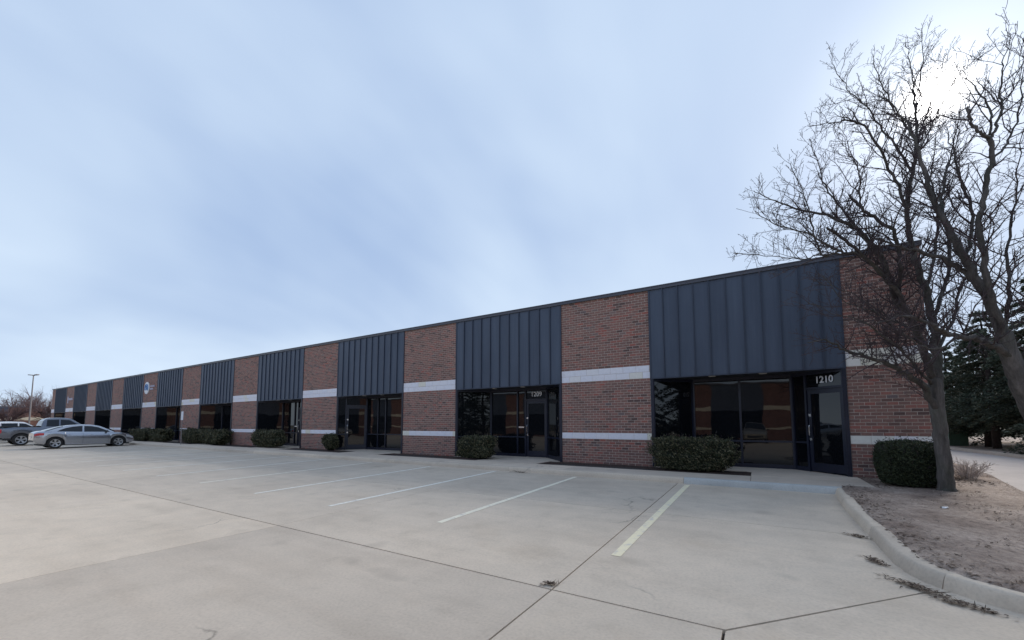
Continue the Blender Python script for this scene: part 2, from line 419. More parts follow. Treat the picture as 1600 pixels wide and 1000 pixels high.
# ---- kerb profile swept along a path
def sweep_kerb(path, m, H=.135, W=.17, foot=.03):
    """path: centre-foot xy points in order with lot on the left; raised side right"""
    rows = []; n = len(path)
    for i, (x, y) in enumerate(path):
        a = Vector(path[max(i-1, 0)]); c = Vector(path[min(i+1, n-1)]); t = (c-a).normalized(); nr = Vector((t.y, -t.x))
        z = gz(x, y); prof = [(-.002, -.08), (0, .002), (foot*.6, H*.55), (foot, H-.03), (foot+.012, H-.008), (foot+.035, H), (W, H+.002), (W+.005, -.08)]
        rows.append([(x+nr.x*d, y+nr.y*d, z+h) for d, h in prof])
    m.grid(rows); k = len(rows[0])
    m.face([rows[0][j] for j in range(k)]); m.face([rows[-1][j] for j in reversed(range(k))])
kerb = MB(); kerb.box((-2.1,-2.3,-.05), (-1.95,-2.2,.05)); kerb = kerb.build('kerb', M['kerb'], kind='structure')
KY = -2.27
ke = [-1.95] + [-4.95-4.9*i for i in range(0, 16)] 
for i in range(len(ke)-1):
    a, c = ke[i]-(.004 if i else 0), ke[i+1]+.004
    m = MB(); n = 6
    sweep_kerb([(a+(c-a)*k/n, KY) for k in range(n+1)], m); m.f = [f[::-1] for f in m.f]
    for k in range(len(m.v)):   # raised side toward the building (+y)
        x, y, z = m.v[k]; m.v[k] = (x, 2*KY-y if y < KY else y, z)
    m.build('kerb_stone', M['kerb_blue' if i == 0 else 'kerb'], kerb, smooth=50)
path = [(-2.10,-2.05),(-2.15,-2.9),(-2.20,-3.8),(-2.20,-4.7),(-2.20,-5.6)]
path2 = [(-2.20,-5.61),(-2.21,-6.3),(-2.21,-6.75),(-2.18,-7.05),(-2.12,-7.25),(-2.02,-7.42)]
path3 = [(-2.015,-7.43),(-1.85,-7.62),(-1.66,-7.77),(-1.40,-7.90),(-1.0,-8.0),(-.5,-8.0),(0,-7.85),(.4,-7.5),(.7,-6.9)]
path4 = [(.705,-6.89),(.85,-6.0),(.92,-4.5),(.88,-3.0),(.90,-1.5)]
def dense(p, n=5):
    o = []
    for i in range(len(p)-1):
        for k in range(n): o.append(tuple(Vector(p[i]).lerp(Vector(p[i+1]), k/n)))
    return o+[p[-1]]
for pth in (path, path2, path3, path4):
    m = MB(); sweep_kerb([(x, y) for x, y in pth][::-1], m); m.f = [f for f in m.f]
    m.build('kerb_stone', M['kerb'], kerb, smooth=60)

# ---- walk along the front
WZ = .262
walk = MB(); walk.box((-76.4,-2.08,.0), (-1.42,-.2,WZ-.02)); walk = walk.build('sidewalk', M['joint'], kind='structure')
wj = [-1.40, -3.58] + [-3.58-4.57*i for i in range(1, 16)]
for i in range(len(wj)-1):
    m = MB(); m.box((wj[i+1]+.005,-2.098,.05), (wj[i]-.005,-1.06,WZ)); m.build('walk_slab', M['walk'], walk)
def bay_c(i): return -(BAY*i+BAY/2)
kinds = {0:'B', 2:'C'}
HWB = BAY/2-PW                     # half opening
FZ = .292                          # recess floor
for i in range(10):
    xc = bay_c(i); B = kinds.get(i, 'A')
    pl, pr = (xc+.23, xc+2.41) if B == 'B' else (xc-.55, xc+1.85)
    m = MB(); m.prism([(pl,-1.05),(pr,-1.05),(pr,-.02),(pl,-.02)], .05, WZ+.002); m.build('walk_slab', M['walk'], walk)
    m = MB(); m.prism([(xc-HWB+.01,-.01),(xc+HWB-.01,-.01),(xc+HWB-.01,.0),(xc+1.4,1.1),(xc-1.4,1.1),(xc-HWB+.01,.0)], .05, lambda x, y: WZ+.004+.025*max(0, y)); m.build('walk_slab', M['walk'], walk)

# mulch beds: lumpy sheets between the entrance pads
def lumpy(x0, x1, y0f, y1, z, name, mt, amp=.02, step=.12, parent=None, kind=None):
    m = MB(); rows = []; nx = max(2, int((x1-x0)/step)); ny = 7
    for a in range(nx+1):
        x = x0+(x1-x0)*a/nx; y0 = y0f(x); r = []
        for c in range(ny+1):
            t = c/ny; y = y0+(y1-y0)*t; e = min(1, 4*min(t, 1-t)+.15, (x-x0)*6+.1, (x1-x)*6+.1)
            r.append((x, y, z-.03+e*(.03+amp*mnoise.noise(Vector((x*3.1, y*3.1, 0))))))
        rows.append(r)
    m.grid(rows); m.f = [f[::-1] for f in m.f]
    return m.build(name, mt, parent, kind=kind, smooth=180)
def bedfront(x):
    f = (-x) % BAY; onp = min(1, max(0, (abs(f if f < BAY/2 else f-BAY)-PW)/.5+.4))
    return -.42-.62*onp
edges = []
for i in range(10):
    xc = bay_c(i); B = kinds.get(i, 'A')
    pl, pr = (xc+.23, xc+2.41) if B == 'B' else (xc-.55, xc+1.85)
    edges.append((pl, pr))
for i in range(10):
    right = edges[i][0]; left = edges[i+1][1] if i < 9 else -76.2
    lumpy(left, right, bedfront, .006, WZ+.012, 'mulch_bed', M['mulch'], kind='structure')

# ---------------------------------------------------------------- the building
Z0, LB, LT, UB, UT, ZT = .245, 1.055, 1.255, 2.945, 3.345, 5.68
bld = thing('office_building', 'long low brick and slate blue metal office building fronting the parking lot', 'building')
rb = random.Random(3)
m = MB()
m.box((-76.2,1.5,-.1), (0-.012,22,5.55), skip=('bottom','right','front')); m.build('roof', M['roof'], bld)
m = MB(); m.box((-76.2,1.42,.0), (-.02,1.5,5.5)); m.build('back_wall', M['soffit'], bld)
for xa in (-.14, -76.2): m = MB(); m.box((xa,.45,-.1), (xa+.14,22,5.66)); m.build('end_wall', M['farbrick'], bld)
# individual bricks share a few meshes
BL, BH, J = .2032, (UB-LT)/21, .0105
def brick_mesh(L_, t):
    q = MB(); q.cur = t; e = .004; h = BH-J; w_ = L_
    front = [(e,0,e),(w_-e,0,e),(w_-e,0,h-e),(e,0,h-e)]; mid = [(0,.004,0),(w_,.004,0),(w_,.004,h),(0,.004,h)]; back = [(0,.03,0),(w_,.03,0),(w_,.03,h),(0,.03,h)]
    q.raw(front+mid+back, [(0,1,2,3)]+[(4+k,4+(k+1)%4,(k+1)%4,k) for k in range(4)]+[(8+k,8+(k+1)%4,4+(k+1)%4,4+k) for k in range(4)])
    return q
BM = {}
def get_bm(L_, t):
    k = (round(L_, 3), round(t*9)/9)
    if k not in BM: BM[k] = brick_mesh(k[0], k[1]).mesh('brick', M['brick'])
    return BM[k]
n_ind = 0
def tone(): 
    r = rb.random(); return min(1, max(0, rb.gauss(.42, .20))) if r < .8 else rb.random()
for k in range(11):
    x0, x1 = -BAY*k-PW, -BAY*k+PW
    if k == 0: x1 = 0
    if k == 10: x0 = -76.2
    c = MB(); c.box((x0+.001,.0065,.0), (x1-.001,.45,ZT)); pier = c.build('brick_pier', M['mortar'], bld)
    rest = MB(); row = 0
    for (za, nrow) in ((LB-10*BH, 10), (LT, 21), (UT, 29)):
        for r in range(nrow):
            z = za+r*BH+J/2; x = x0 - (BL/2 if row % 2 else 0); row += 1
            while x < x1-.02:
                a = max(x, x0)+J/2; e = min(x+BL, x1)-J/2; x += BL
                if e-a < .025: continue
                t = tone(); L_ = e-a
                if k == 0 and n_ind < 300 and (z < UB or z > UT):
                    bo = bpy.data.objects.new('brick', get_bm(L_, t)); COL.objects.link(bo); bo.parent = pier
                    bo.location = (a, rb.uniform(-.0015,.0015), z); n_ind += 1
                else:
                    q = brick_mesh(L_, t); dy = rb.uniform(-.0015,.0015); rest.cur = t
                    rest.raw([(p[0]+a, p[1]+dy, p[2]+z) for p in q.v], q.f)
    rest.build('brickwork', M['brick'], pier, kind='stuff')
    # stone bands
    for za, off in ((LB, .02), (UB, .12), (UB+.2, .32)):
        x = x0-off*1.0 if True else x0
        while x < x1-.02:
            a = max(x, x0)+.003; e = min(x+.4064, x1)-.003; x += .4064
            if e-a < .03: continue
            q = MB(); r = rb.random(); q.cur = rb.uniform(0,.55) if (r < .9 and k > 0) else rb.uniform(.6, 1)
            d = -.004+rb.uniform(-.002,.002); e2 = .004
            zz0, zz1 = za+.004, za+.2-.004
            front = [(a+e2,d,zz0+e2),(e-e2,d,zz0+e2),(e-e2,d,zz1-e2),(a+e2,d,zz1-e2)]; mid = [(a,d+.004,zz0),(e,d+.004,zz0),(e,d+.004,zz1),(a,d+.004,zz1)]
            back = [(a,.04,zz0),(e,.04,zz0),(e,.04,zz1),(a,.04,zz1)]
            q.raw(front+mid+back, [(0,1,2,3)]+[(4+i,4+(i+1)%4,(i+1)%4,i) for i in range(4)]+[(8+i,8+(i+1)%4,4+(i+1)%4,4+i) for i in range(4)])
            q.build('stone_block', M['stone'], pier)
# coping
for k in range(10):
    m = MB(); a, e = -BAY*k-(.002 if k else -.03), -BAY*(k+1)+(.002 if k < 9 else -.03)
    m.box((e,-.055,ZT), (a,.5,ZT+.10)); m.box((e,-.07,ZT+.082), (a,.52,ZT+.112)); m.build('coping', M['coping'], bld)
# metal panels
pm = MB(); PWD = 2*HWB/11
pm.box((.001,0,0), (PWD-.001,.03,ZT-UB)); pme = pm.mesh('metal_panel', M['panel'])
rm = MB(); rm.box((-.013,-.042,0), (.013,.002,ZT-UB)); rme = rm.mesh('standing_seam', M['rib'])
tm = MB(); tm.box((0,-.03,0), (.05,.05,ZT-UB)); tme = tm.mesh('panel_trim', M['rib'])
for i in range(10):
    xc = bay_c(i)
    for k in range(11):
        po = link('metal_panel', pme, bld, loc=(xc-HWB+k*PWD, -.012+rb.uniform(-.001,.001), UB-.005))
        if k: link('standing_seam', rme, po)
    link('panel_trim', tme, bld, loc=(xc-HWB-.002, 0, UB-.008)); link('panel_trim', tme, bld, loc=(xc+HWB-.048, 0, UB-.008))
    m = MB(); m.box((xc-HWB,-.035,UB-.035), (xc+HWB,.06,UB-.0062)); m.build('panel_drip_edge', M['rib'], bld)
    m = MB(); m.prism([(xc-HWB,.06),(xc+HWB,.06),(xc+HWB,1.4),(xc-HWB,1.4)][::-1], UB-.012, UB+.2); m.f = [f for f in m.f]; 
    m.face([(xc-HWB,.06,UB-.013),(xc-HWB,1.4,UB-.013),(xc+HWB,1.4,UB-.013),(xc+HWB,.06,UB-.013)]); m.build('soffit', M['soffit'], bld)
    for dx in (-.66, .60):
        m = MB(); m.tube([(xc+dx,.32,UB-.03),(xc+dx,.32,UB-.012)], [.09,.10], 16); m.build('soffit_light', M['lens'], bld)
def text_mesh(s, size, mt, name):
    cu = bpy.data.curves.new(name, 'FONT'); cu.body = s; cu.size = size; cu.extrude = .004; cu.offset = .004; cu.align_x = 'CENTER'; cu.align_y = 'CENTER'
    to = bpy.data.objects.new(name, cu); COL.objects.link(to); bpy.context.view_layer.update()
    me = bpy.data.meshes.new_from_object(to.evaluated_get(bpy.context.evaluated_depsgraph_get())); me.materials.clear(); me.materials.append(mt)
    bpy.data.objects.remove(to); return me
# storefronts
HEAD, RAIL, DHEAD = 2.86, 1.045, 2.45
def seg(frame, p, q, splits, panes, door=None, number=None, poster=False):
    """glazed run p->q (plan points, seen from the front left to right); splits: distances; door: (d0,d1)"""
    p, q = Vector((p[0],p[1],0)), Vector((q[0],q[1],0)); T = (q-p).normalized(); Ln = (q-p).length
    Nn = Vector((T.y, -T.x, 0))           # outward (toward the lot)
    P = lambda d, z, o=0: p+T*d+Nn*o+Vector((0,0,z))
    ds = [0]+splits+[Ln]
    for d in ds: frame.bar(P(min(max(d,.03),Ln-.03), FZ-.02), P(min(max(d,.03),Ln-.03), UB-.012), Nn, .058, .11)
    for a, c in zip(ds[:-1], ds[1:]):
        isd = door and abs(a-door[0]) < .01
        frame.bar(P(a, HEAD+.035), P(c, HEAD+.035), Nn, .10, .10)
        if not isd:
            frame.bar(P(a, FZ+.05), P(c, FZ+.05), Nn, .12, .10); frame.bar(P(a, RAIL), P(c, RAIL), Nn, .05, .10)
            cells = [(FZ+.10, RAIL-.02), (RAIL+.02, HEAD)]
        else:
            frame.bar(P(a, DHEAD+.03), P(c, DHEAD+.03), Nn, .06, .10); cells = [(DHEAD+.055, HEAD)]
        for z0, z1 in cells:
            g_ = MB(); vs = [P(a+.02, z0, .006), P(c-.02, z0, .006), P(c-.02, z1, .006), P(a+.02, z1, .006)]
            vb = [v-Nn*.008 for v in vs]; g_.raw(vs+vb, [(0,1,2,3),(7,6,5,4),(0,4,5,1),(1,5,6,2),(2,6,7,3),(3,7,4,0)]); panes.append(g_)
        if isd:
            dr = MB(); a2, c2 = a+.035, c-.035; zb = FZ+.012
            dr.bar(P(a2+.045, zb), P(a2+.045, DHEAD-.005), Nn, .09, .05); dr.bar(P(c2-.045, zb), P(c2-.045, DHEAD-.005), Nn, .09, .05)
            dr.bar(P(a2+.09, DHEAD-.06), P(c2-.09, DHEAD-.06), Nn, .11, .048); dr.bar(P(a2+.09, zb+.11), P(c2-.09, zb+.11), Nn, .22, .048)
            do = dr.build('door', M['frame'], bld)
            g_ = MB(); vs = [P(a2+.08, zb+.2, .004), P(c2-.08, zb+.2, .004), P(c2-.08, DHEAD-.1, .004), P(a2+.08, DHEAD-.1, .004)]
            g_.raw(vs+[v-Nn*.008 for v in vs], [(0,1,2,3),(7,6,5,4),(0,4,5,1),(1,5,6,2),(2,6,7,3),(3,7,4,0)]); g_.build('door_glass', M['glass'], do)
            hd = MB(); hp = a2+.05
            hd.tube([P(hp,1.22,.03),P(hp,1.22,.075),P(hp,1.25,.085),P(hp,1.47,.085),P(hp,1.50,.075),P(hp,1.50,.03)], [.012]*6, 8); hd.build('pull_handle', M['chrome'], do)
            lk = MB(); lk.bar(P(hp,1.74,.03), P(hp,1.81,.03), Nn, .06, .02); lk.bar(P(hp,1.10,.03), P(hp,1.17,.03), Nn, .06, .02); lk.build('door_lock', M['chrome'], do)
            if number:
                no = link('unit_number', text_mesh(number, .24, M['white'], 'unit_number'), do)
                no.matrix_basis = Matrix.Translation(P((a+c)/2, (DHEAD+HEAD)/2+.03, .02)) @ Matrix((T, Vector((0,0,1)), Nn)).transposed().to_4x4()
            if poster:
                pb = MB(); cp = P((a2+c2)/2, 1.62, .014)
                ring = [cp+T*(.24*math.cos(t*math.pi/12))+Vector((0,0,.30*math.sin(t*math.pi/12))) for t in range(24)]
                pb.raw(ring+[v-Nn*.004 for v in ring], [tuple(range(24)), tuple(range(47,23,-1))]+[(k,24+k,24+(k+1)%24,(k+1)%24) for k in range(24)]); po = pb.build('window_poster', M['posterblue'], do)
                pw = MB(); pw.bar(cp+T*-.13+Nn*.006+Vector((0,0,.02)), cp+T*.10+Nn*.006+Vector((0,0,.08)), Nn, .11, .004); pw.build('poster_mark', M['white'], do)
for i in range(10):
    xc = bay_c(i); kd = kinds.get(i, 'A'); fr = MB(); panes = []
    a, b_, c, d = (xc-HWB+.03,0.02), (xc-1.285,1.02), (xc+1.285,1.02), (xc+HWB-.03,.02)
    sl = (Vector(b_)-Vector(a)).length
    num = {0:'1210', 1:'1209', 3:'1207'}.get(i)
    # jambs at the brick
    for s in (-1, 1): fr.box((xc+s*HWB-(.09 if s > 0 else -.004),-.018,FZ-.03), (xc+s*HWB+(-.004 if s > 0 else .09),.085,UB-.012))
    if kd == 'A':
        seg(fr, a, b_, [], panes); seg(fr, b_, c, [1.27, 1.63], panes, (1.63, 2.57), num, poster=(i == 3)); seg(fr, c, d, [], panes)
    elif kd == 'B':
        seg(fr, a, b_, [], panes); seg(fr, b_, c, [1.285], panes); seg(fr, c, d, [.42], panes, (.42, sl), num)
    else:
        seg(fr, a, b_, [.42], panes, (.42, sl), num); seg(fr, b_, c, [.85, 1.4], panes); seg(fr, c, d, [], panes)
    f = fr.build('storefront_frame', M['frame'], bld)
    for pn in panes: pn.build('glass_pane', M['glass'], f)
    # mail slot on the narrow light
    if kd == 'A':
        m = MB(); m.box((xc-1.285+1.34,.955,1.40), (xc-1.285+1.58,.965,1.45)); m.build('mail_slot', M['chrome'], f)

# wall signs
sg = thing('round_logo_sign', 'white round logo sign with pale lettering beside it on a brick pier', 'sign', (-46.35,-.006,4.53))
m = MB(); m.tube([(0,0,0),(0,-.05,0)], [.50,.50], 36); m.build('sign_disc', M['white'], sg)
m = MB(); ar = []
for t in range(17):
    a = R(-40+t*16); rr = .30; ar.append((rr*math.cos(a), -.06, rr*math.sin(a)))
m.tube(ar, [.045]*17, 6); m.tube([(-.02,-.06,-.12),(.10,-.06,.02),(-.06,-.06,.05),(.06,-.06,.18)], [.05]*4, 6); m.build('logo_mark', M['signblue'], sg)
for zz, ws in ((.12, (.18,.22,.14,.2,.16)), (-.10, (.14,.2,.1,.17))):
    x = .68
    for q in ws:
        m = MB(); m.box((x,-.03,zz-.07), (x+q*.7,.0,zz+.07)); m.build('sign_letter', M['signpale'], sg); x += q
sg = thing('lettered_wall_sign', 'small pale lettered sign on the brick pier farthest from the tree', 'sign', (-69.4,-.006,4.35))
m = MB(); m.box((0,-.04,-.45), (.28,0,.30)); m.build('sign_mark', M['signpale'], sg)
for q in range(5):
    m = MB(); m.box((.4+q*.3,-.03,-.12), (.4+q*.3+.22,0,.12)); m.build('sign_letter', M['signpale'], sg)

# ---------------------------------------------------------------- planting
def leafball(m, n, shape, size, rnd, tmin=0, tmax=1, out=.6):
    """n small leaf quads; shape() -> (point, normal)"""
    for _ in range(n):
        p, nr, dk = shape(); s = size*rnd.uniform(.6, 1.4)
        d = Vector((rnd.gauss(0,1), rnd.gauss(0,1), rnd.gauss(0,1))).normalized()
        nn = (nr*out+d*(1.0)).normalized(); t = nn.cross(Vector((rnd.random(), rnd.random(), rnd.random()))).normalized(); bt = nn.cross(t)
        m.cur = min(1, max(0, tmin+(tmax-tmin)*rnd.random()**1.3))
        m.face([p-t*s, p-bt*s*.45, p+t*s, p+bt*s*.45])
def hedge(name, label, x0, x1, y0, y1, h, leaf='hedge_leaf', rounded=.18, dens=1500, size=.032, seed=1, taper=.16, z0=None, rough=.13):
    rnd = random.Random(seed); zb = WZ+.015 if z0 is None else z0; xc, yc = (x0+x1)/2, (y0+y1)/2
    root = thing(name, label, 'hedge' if 'hedge' in name else 'shrub', (xc, yc, zb))
    hx, hy, h = (x1-x0)*.465, (y1-y0)*.465, h*.93
    def surf(u, v, w_):       # unit cube direction -> point on rounded box with lumps
        d = Vector((u, v, w_)); mx = max(abs(u), abs(v), abs(w_)); cu = d/mx; sp = d.normalized()*1.05; q = cu.lerp(sp, rounded/.5 if rounded < .5 else 1)
        z = (q.z+1)/2
        tp = 1-taper*(1-min(1, z*2.2))
        k = 1+rough*2.2*mnoise.noise(Vector((q.x*hx*2.6+seed*7, q.y*hy*2.6, q.z*1.7)))+rough*mnoise.noise(Vector((q.x*hx*7+seed, q.y*hy*7, q.z*5)))
        return Vector((q.x*hx*tp*k, q.y*hy*tp*k, max(.0, z*h*(1+.5*(k-1))))), Vector((q.x/hx, q.y/hy, q.z/h*2)).normalized()
    core = MB(); bm = bmesh.new(); bmesh.ops.create_icosphere(bm, subdivisions=4, radius=1)
    for v in bm.verts:
        p, _ = surf(*v.co); v.co = Vector((p.x*.90, p.y*.88, p.z*.93))
    core.raw([v.co for v in bm.verts], [[v.index for v in f.verts] for f in bm.faces]); bm.free()
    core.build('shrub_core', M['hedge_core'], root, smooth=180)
    area = (2*hx*2*hy+2*h*(2*hx+2*hy))
    lm = MB()
    def shp():
        while True:
            ax = rnd.random(); a1, a2, a3 = 2*hx*2*hy, 2*hx*h*2, 2*hy*h*2; ax *= a1+a2+a3
            if ax < a1: d = (rnd.uniform(-1,1), rnd.uniform(-1,1), 1)
            elif ax < a1+a2: d = (rnd.uniform(-1,1), rnd.choice((-1,1)), rnd.uniform(-1,1))
            else: d = (rnd.choice((-1,1)), rnd.uniform(-1,1), rnd.uniform(-1,1))
            p, nr = surf(*d); f = 1-abs(rnd.gauss(0,.07))+.03+(rnd.random() < .10)*abs(rnd.gauss(0,.055))
            return Vector((p.x*f, p.y*f, p.z*(f if p.z > .3*h else 1))), nr, 0
    leafball(lm, int(area*dens), shp, size, rnd); lm.build('foliage', M[leaf], root)
    # a few sprigs sticking out
    st = MB()
    for _ in range(int(area*34)):
        p, nr, _d = shp(); d = (nr+Vector((rnd.gauss(0,.4), rnd.gauss(0,.4), .5+rnd.random()*.4))).normalized(); st.tube([p, p+d*rnd.uniform(.04,.16)], [.004,.0025], 3, cap=False)
    st.build('sprigs', M['twig'], root, kind='stuff'); return root
hedge('clipped_hedge', 'broad clipped hedge under the window of unit 1210', -6.04, -3.92, -1.0, -.16, .93, seed=2, dens=1900, size=.028, rounded=.14)
hedge('clipped_hedge', 'flat-topped clipped hedge in front of unit 1209', -13.25, -11.65, -.80, -.04, .85, seed=3, dens=1500, size=.03)
hedge('round_shrub', 'small loose shrub at a brick pier left of the 1209 pier', -21.6, -20.75, -.72, -.05, .86, seed=4, dens=1200, size=.034, rounded=.4, rough=.12)
hedge('clipped_hedge', 'rounded hedge below the door with the blue poster', -27.9, -25.3, -.95, -.05, .96, seed=5, dens=900, size=.04, rounded=.26)
hedge('clipped_hedge', 'right half of the double hedge beside the thin sign post', -34.2, -31.4, -1.0, -.06, .95, seed=6, dens=700, size=.045)
hedge('clipped_hedge', 'left half of the double hedge beside the thin sign post', -36.9, -34.35, -1.0, -.06, 1.0, seed=7, dens=700, size=.045)
hedge('clipped_hedge', 'right half of the double hedge just beyond the sedan nose', -42.6, -40.0, -1.0, -.06, .92, seed=8, dens=600, size=.05)
hedge('clipped_hedge', 'left half of the double hedge just beyond the sedan nose', -46.4, -42.9, -1.0, -.06, .95, seed=9, dens=600, size=.05)
hedge('round_shrub', 'dense dark round boxwood behind the bare tree trunk', -1.30, -.18, -1.75, -.62, 1.02, leaf='boxwood_leaf', seed=10, dens=3600, size=.019, rounded=.27, taper=.08, z0=.235, rough=.025)

# island: bare soil with dead grass
def island_z(x, y):
    ed = min(1, max(0, min(x-left_edge(y), right_edge(y)-x)/.12)); e = .118+.037*ed+gz(x, y); t = min(1, max(0, (y+7.6)/5)); return e+.02*math.sin(x*2)*t+.025*mnoise.noise(Vector((x*.9, y*.9, 0)))*t
m = MB(); rows = []
LE = [(-2.02,-2.1),(-2.03,-4.7),(-2.04,-6.7),(-1.95,-7.2),(-1.55,-7.6),(-1.0,-7.83)]
def left_edge(y):
    pts = [(-.6,-7.92),(-1.1,-7.88),(-1.45,-7.76),(-1.68,-7.63),(-1.88,-7.46),(-2.02,-7.22),(-2.08,-6.95),(-2.09,-6.4),(-2.09,-4.7),(-2.04,-2.9),(-1.99,-1.9)]
    if y >= -1.95: return -1.40 if y < -.0 else .005
    for (xa, ya), (xb, yb) in zip(pts[:-1], pts[1:]):
        if ya <= y <= yb: return xa+(xb-xa)*(y-ya)/(yb-ya)
    return pts[0][0]
def right_edge(y):
    pts = [(-.5,-7.92),(.2,-7.66),(.6,-6.9),(.72,-6),(.76,-4.5),(.74,-3),(.76,-1.5),(.98,-.4),(1.52,1.98),(2.1,5),(2.4,9),(2.5,20)]
    for (xa, ya), (xb, yb) in zip(pts[:-1], pts[1:]):
        if ya <= y <= yb: return xa+(xb-xa)*(y-ya)/(yb-ya)
    return pts[-1][0]
ys = [-7.92+.03*i for i in range(0, 40)]+[-6.7+.12*i for i in range(0, 39)]+[-1.96,-1.94]+[-1.8+.15*i for i in range(0, 12)]+[-.001,.001]+[.2+.5*i for i in range(0, 40)]
ys = sorted(ys)
for y in ys:
    a, c = left_edge(y), right_edge(y); rows.append([(a+(c-a)*k, y, island_z(a+(c-a)*k, y)) for k in [0,.02,.05]+[.05+.9*q/22 for q in range(1,23)]+[.98,1]])
m.grid(rows); m.f = [f[::-1] for f in m.f]; isl = m.build('planting_island', M['dirt'], kind='structure', smooth=180)
random.seed(21)
gm = MB()
for _ in range(9000):
    y = random.uniform(-7.7, 6); a, c = left_edge(y)+.03, right_edge(y)-.03; x = random.uniform(a, c)
    if mnoise.noise(Vector((x*1.3, y*1.3, 4))) < -.15+random.random()*.25: continue
    z = island_z(x, y); an = random.uniform(0, 6.28); l = random.uniform(.03,.085); t = Vector((math.cos(an), math.sin(an), random.uniform(.05,.5)))*l; s = Vector((-math.sin(an), math.cos(an), 0))*.004
    gm.cur = random.random(); p = Vector((x, y, z+.002)); gm.face([p-s, p+s, p+t])
g_ = gm.build('dead_grass', M['dead_grass'], kind='stuff'); tag(g_, 'sparse dead straw-coloured grass over the bare soil island', 'grass')
lm = MB()
for _ in range(2600):
    y = random.uniform(-7.7, 4); a, c = left_edge(y)+.02, right_edge(y)-.05; u = random.random()
    x = a+abs(random.gauss(0,.18)) if u < .35 else random.uniform(a, c)
    if x > c: continue
    if u > .35 and mnoise.noise(Vector((x*1.1+9, y*.8, 1))) < .12: continue
    z = island_z(x, y)+random.uniform(.004,.02); an = random.uniform(0, 6.28); l = random.uniform(.012,.035)
    t = Vector((math.cos(an), math.sin(an), random.uniform(-.3,.3)))*l; s = Vector((-math.sin(an), math.cos(an), random.uniform(-.3,.3)))*l*.45
    lm.cur = random.random(); p = Vector((x, y, z)); lm.face([p-t, p-s, p+t, p+s])
g_ = lm.build('leaf_litter', M['dead_leaf'], kind='stuff'); tag(g_, 'dark scattered leaf litter lying on the soil island', 'leaves')
def litter(cx, cy, lx, ly, rot, n, label):
    m = MB(); rnd = random.Random(int(cx*100)+n)
    for _ in range(n):
        a, c = rnd.gauss(0, .42)*lx, rnd.gauss(0, .42)*ly; x = cx+a*math.cos(rot)-c*math.sin(rot); y = cy+a*math.sin(rot)+c*math.cos(rot)
        hgt = .028*math.exp(-(a/lx)**2-(c/ly)**2); z = gz(x, y)+.005+rnd.random()*hgt; an = rnd.uniform(0, 6.28); m.cur = rnd.random()
        if rnd.random() < .5:
            l = rnd.uniform(.03,.09); t = Vector((math.cos(an), math.sin(an), rnd.uniform(0,.2)))*l; s = Vector((-math.sin(an), math.cos(an), 0))*.004; p = Vector((x, y, z)); m.face([p-s, p+s, p+t+s*.4, p+t-s*.4])
        else:
            l = rnd.uniform(.010,.026); t = Vector((math.cos(an), math.sin(an), rnd.uniform(-.3,.4)))*l; s = Vector((-math.sin(an), math.cos(an), rnd.uniform(-.3,.3)))*l*.5; p = Vector((x, y, z+.006)); m.face([p-t, p-s, p+t, p+s])
    o = m.build('debris_pile', M['dead_leaf'], kind='stuff'); tag(o, label, 'debris')
litter(-2.34,-5.74, .14,.05, 2.6, 90, 'small clump of dead leaves where a joint meets the kerb')
litter(-2.36,-6.82, .20,.08, 2.0, 120, 'clump of dead twigs and leaves at the start of the kerb curve')
litter(-2.22,-7.50, .30,.09, 2.35, 230, 'long dark pile of dead leaves along the curving kerb')
litter(-1.98,-7.80, .22,.07, 2.7, 150, 'pile of dead leaves nearest the camera along the kerb')
litter(-5.14,-9.12, .09,.035, .3, 60, 'small tuft of debris where two pavement joints cross')
litter(-9.35,-2.38, .20,.05, 0, 120, 'small drift of debris at the kerb before unit 1209')
m = MB(); p = Vector((-.97,-3.77, island_z(-.97,-3.77)))
ring = [(p.x+.05*math.cos(a*.7)*(1+.3*math.sin(a*2.3)), p.y+.035*math.sin(a*.7), p.z+.012+.01*math.sin(a*1.7)) for a in range(9)]
m.face(ring); m.raw([(x, y, z-.006) for x, y, z in ring], [tuple(reversed(range(9)))]); tag(m.build('paper_scrap', M['paper']), 'small white paper scrap lying on the bare soil', 'litter')

# ---------------------------------------------------------------- bare trees
def grow(m, path, rad, rnd, level, spec):
    """spawn child shoots along a path; spec per level: (spacing, lmin, lmax, rscale, segs, upbias)"""
    if level >= len(spec): return
    sp, l0, l1, rs, segs, ub, start = spec[level]
    acc = 0; nxt = sp*rnd.uniform(.3, 1); total = sum((path[i+1]-path[i]).length for i in range(len(path)-1)); run = 0
    for i in range(len(path)-1):
        a, b = path[i], path[i+1]; L_ = (b-a).length
        if L_ < 1e-6: continue
        while nxt < run+L_:
            t = (nxt-run)/L_; p = a.lerp(b, t); r = rad[i]+(rad[i+1]-rad[i])*t; fr = nxt/total
            nxt += sp*rnd.uniform(.55, 1.5)
            if fr < start: continue
            tg = (b-a).normalized(); side = Vector((rnd.gauss(0,1), rnd.gauss(0,1), rnd.gauss(0,1))); side = (side-tg*side.dot(tg)).normalized()
            d = (tg*rnd.uniform(.35,.9)+side*rnd.uniform(.6,1.0)+Vector((0,0,ub))).normalized()
            ln = rnd.uniform(l0, l1)*(1.2-.82*fr); rr = min(r*.62, rs*rnd.uniform(.7,1.3)); pts = [p]; rads = [rr]; q = p.copy()
            for s in range(segs):
                d = (d+Vector((rnd.gauss(0,.16), rnd.gauss(0,.16), rnd.gauss(0,.12)+ub*.18))).normalized(); q = q+d*ln/segs; pts.append(q.copy()); rads.append(max(.0028, rr*(1-.62*(s+1)/segs)))
            m.tube(pts, rads, 5 if level == 0 else (4 if level == 1 else 3), cap=(level == 0))
            grow(m, pts, rads, rnd, level+1, spec)
        run += L_
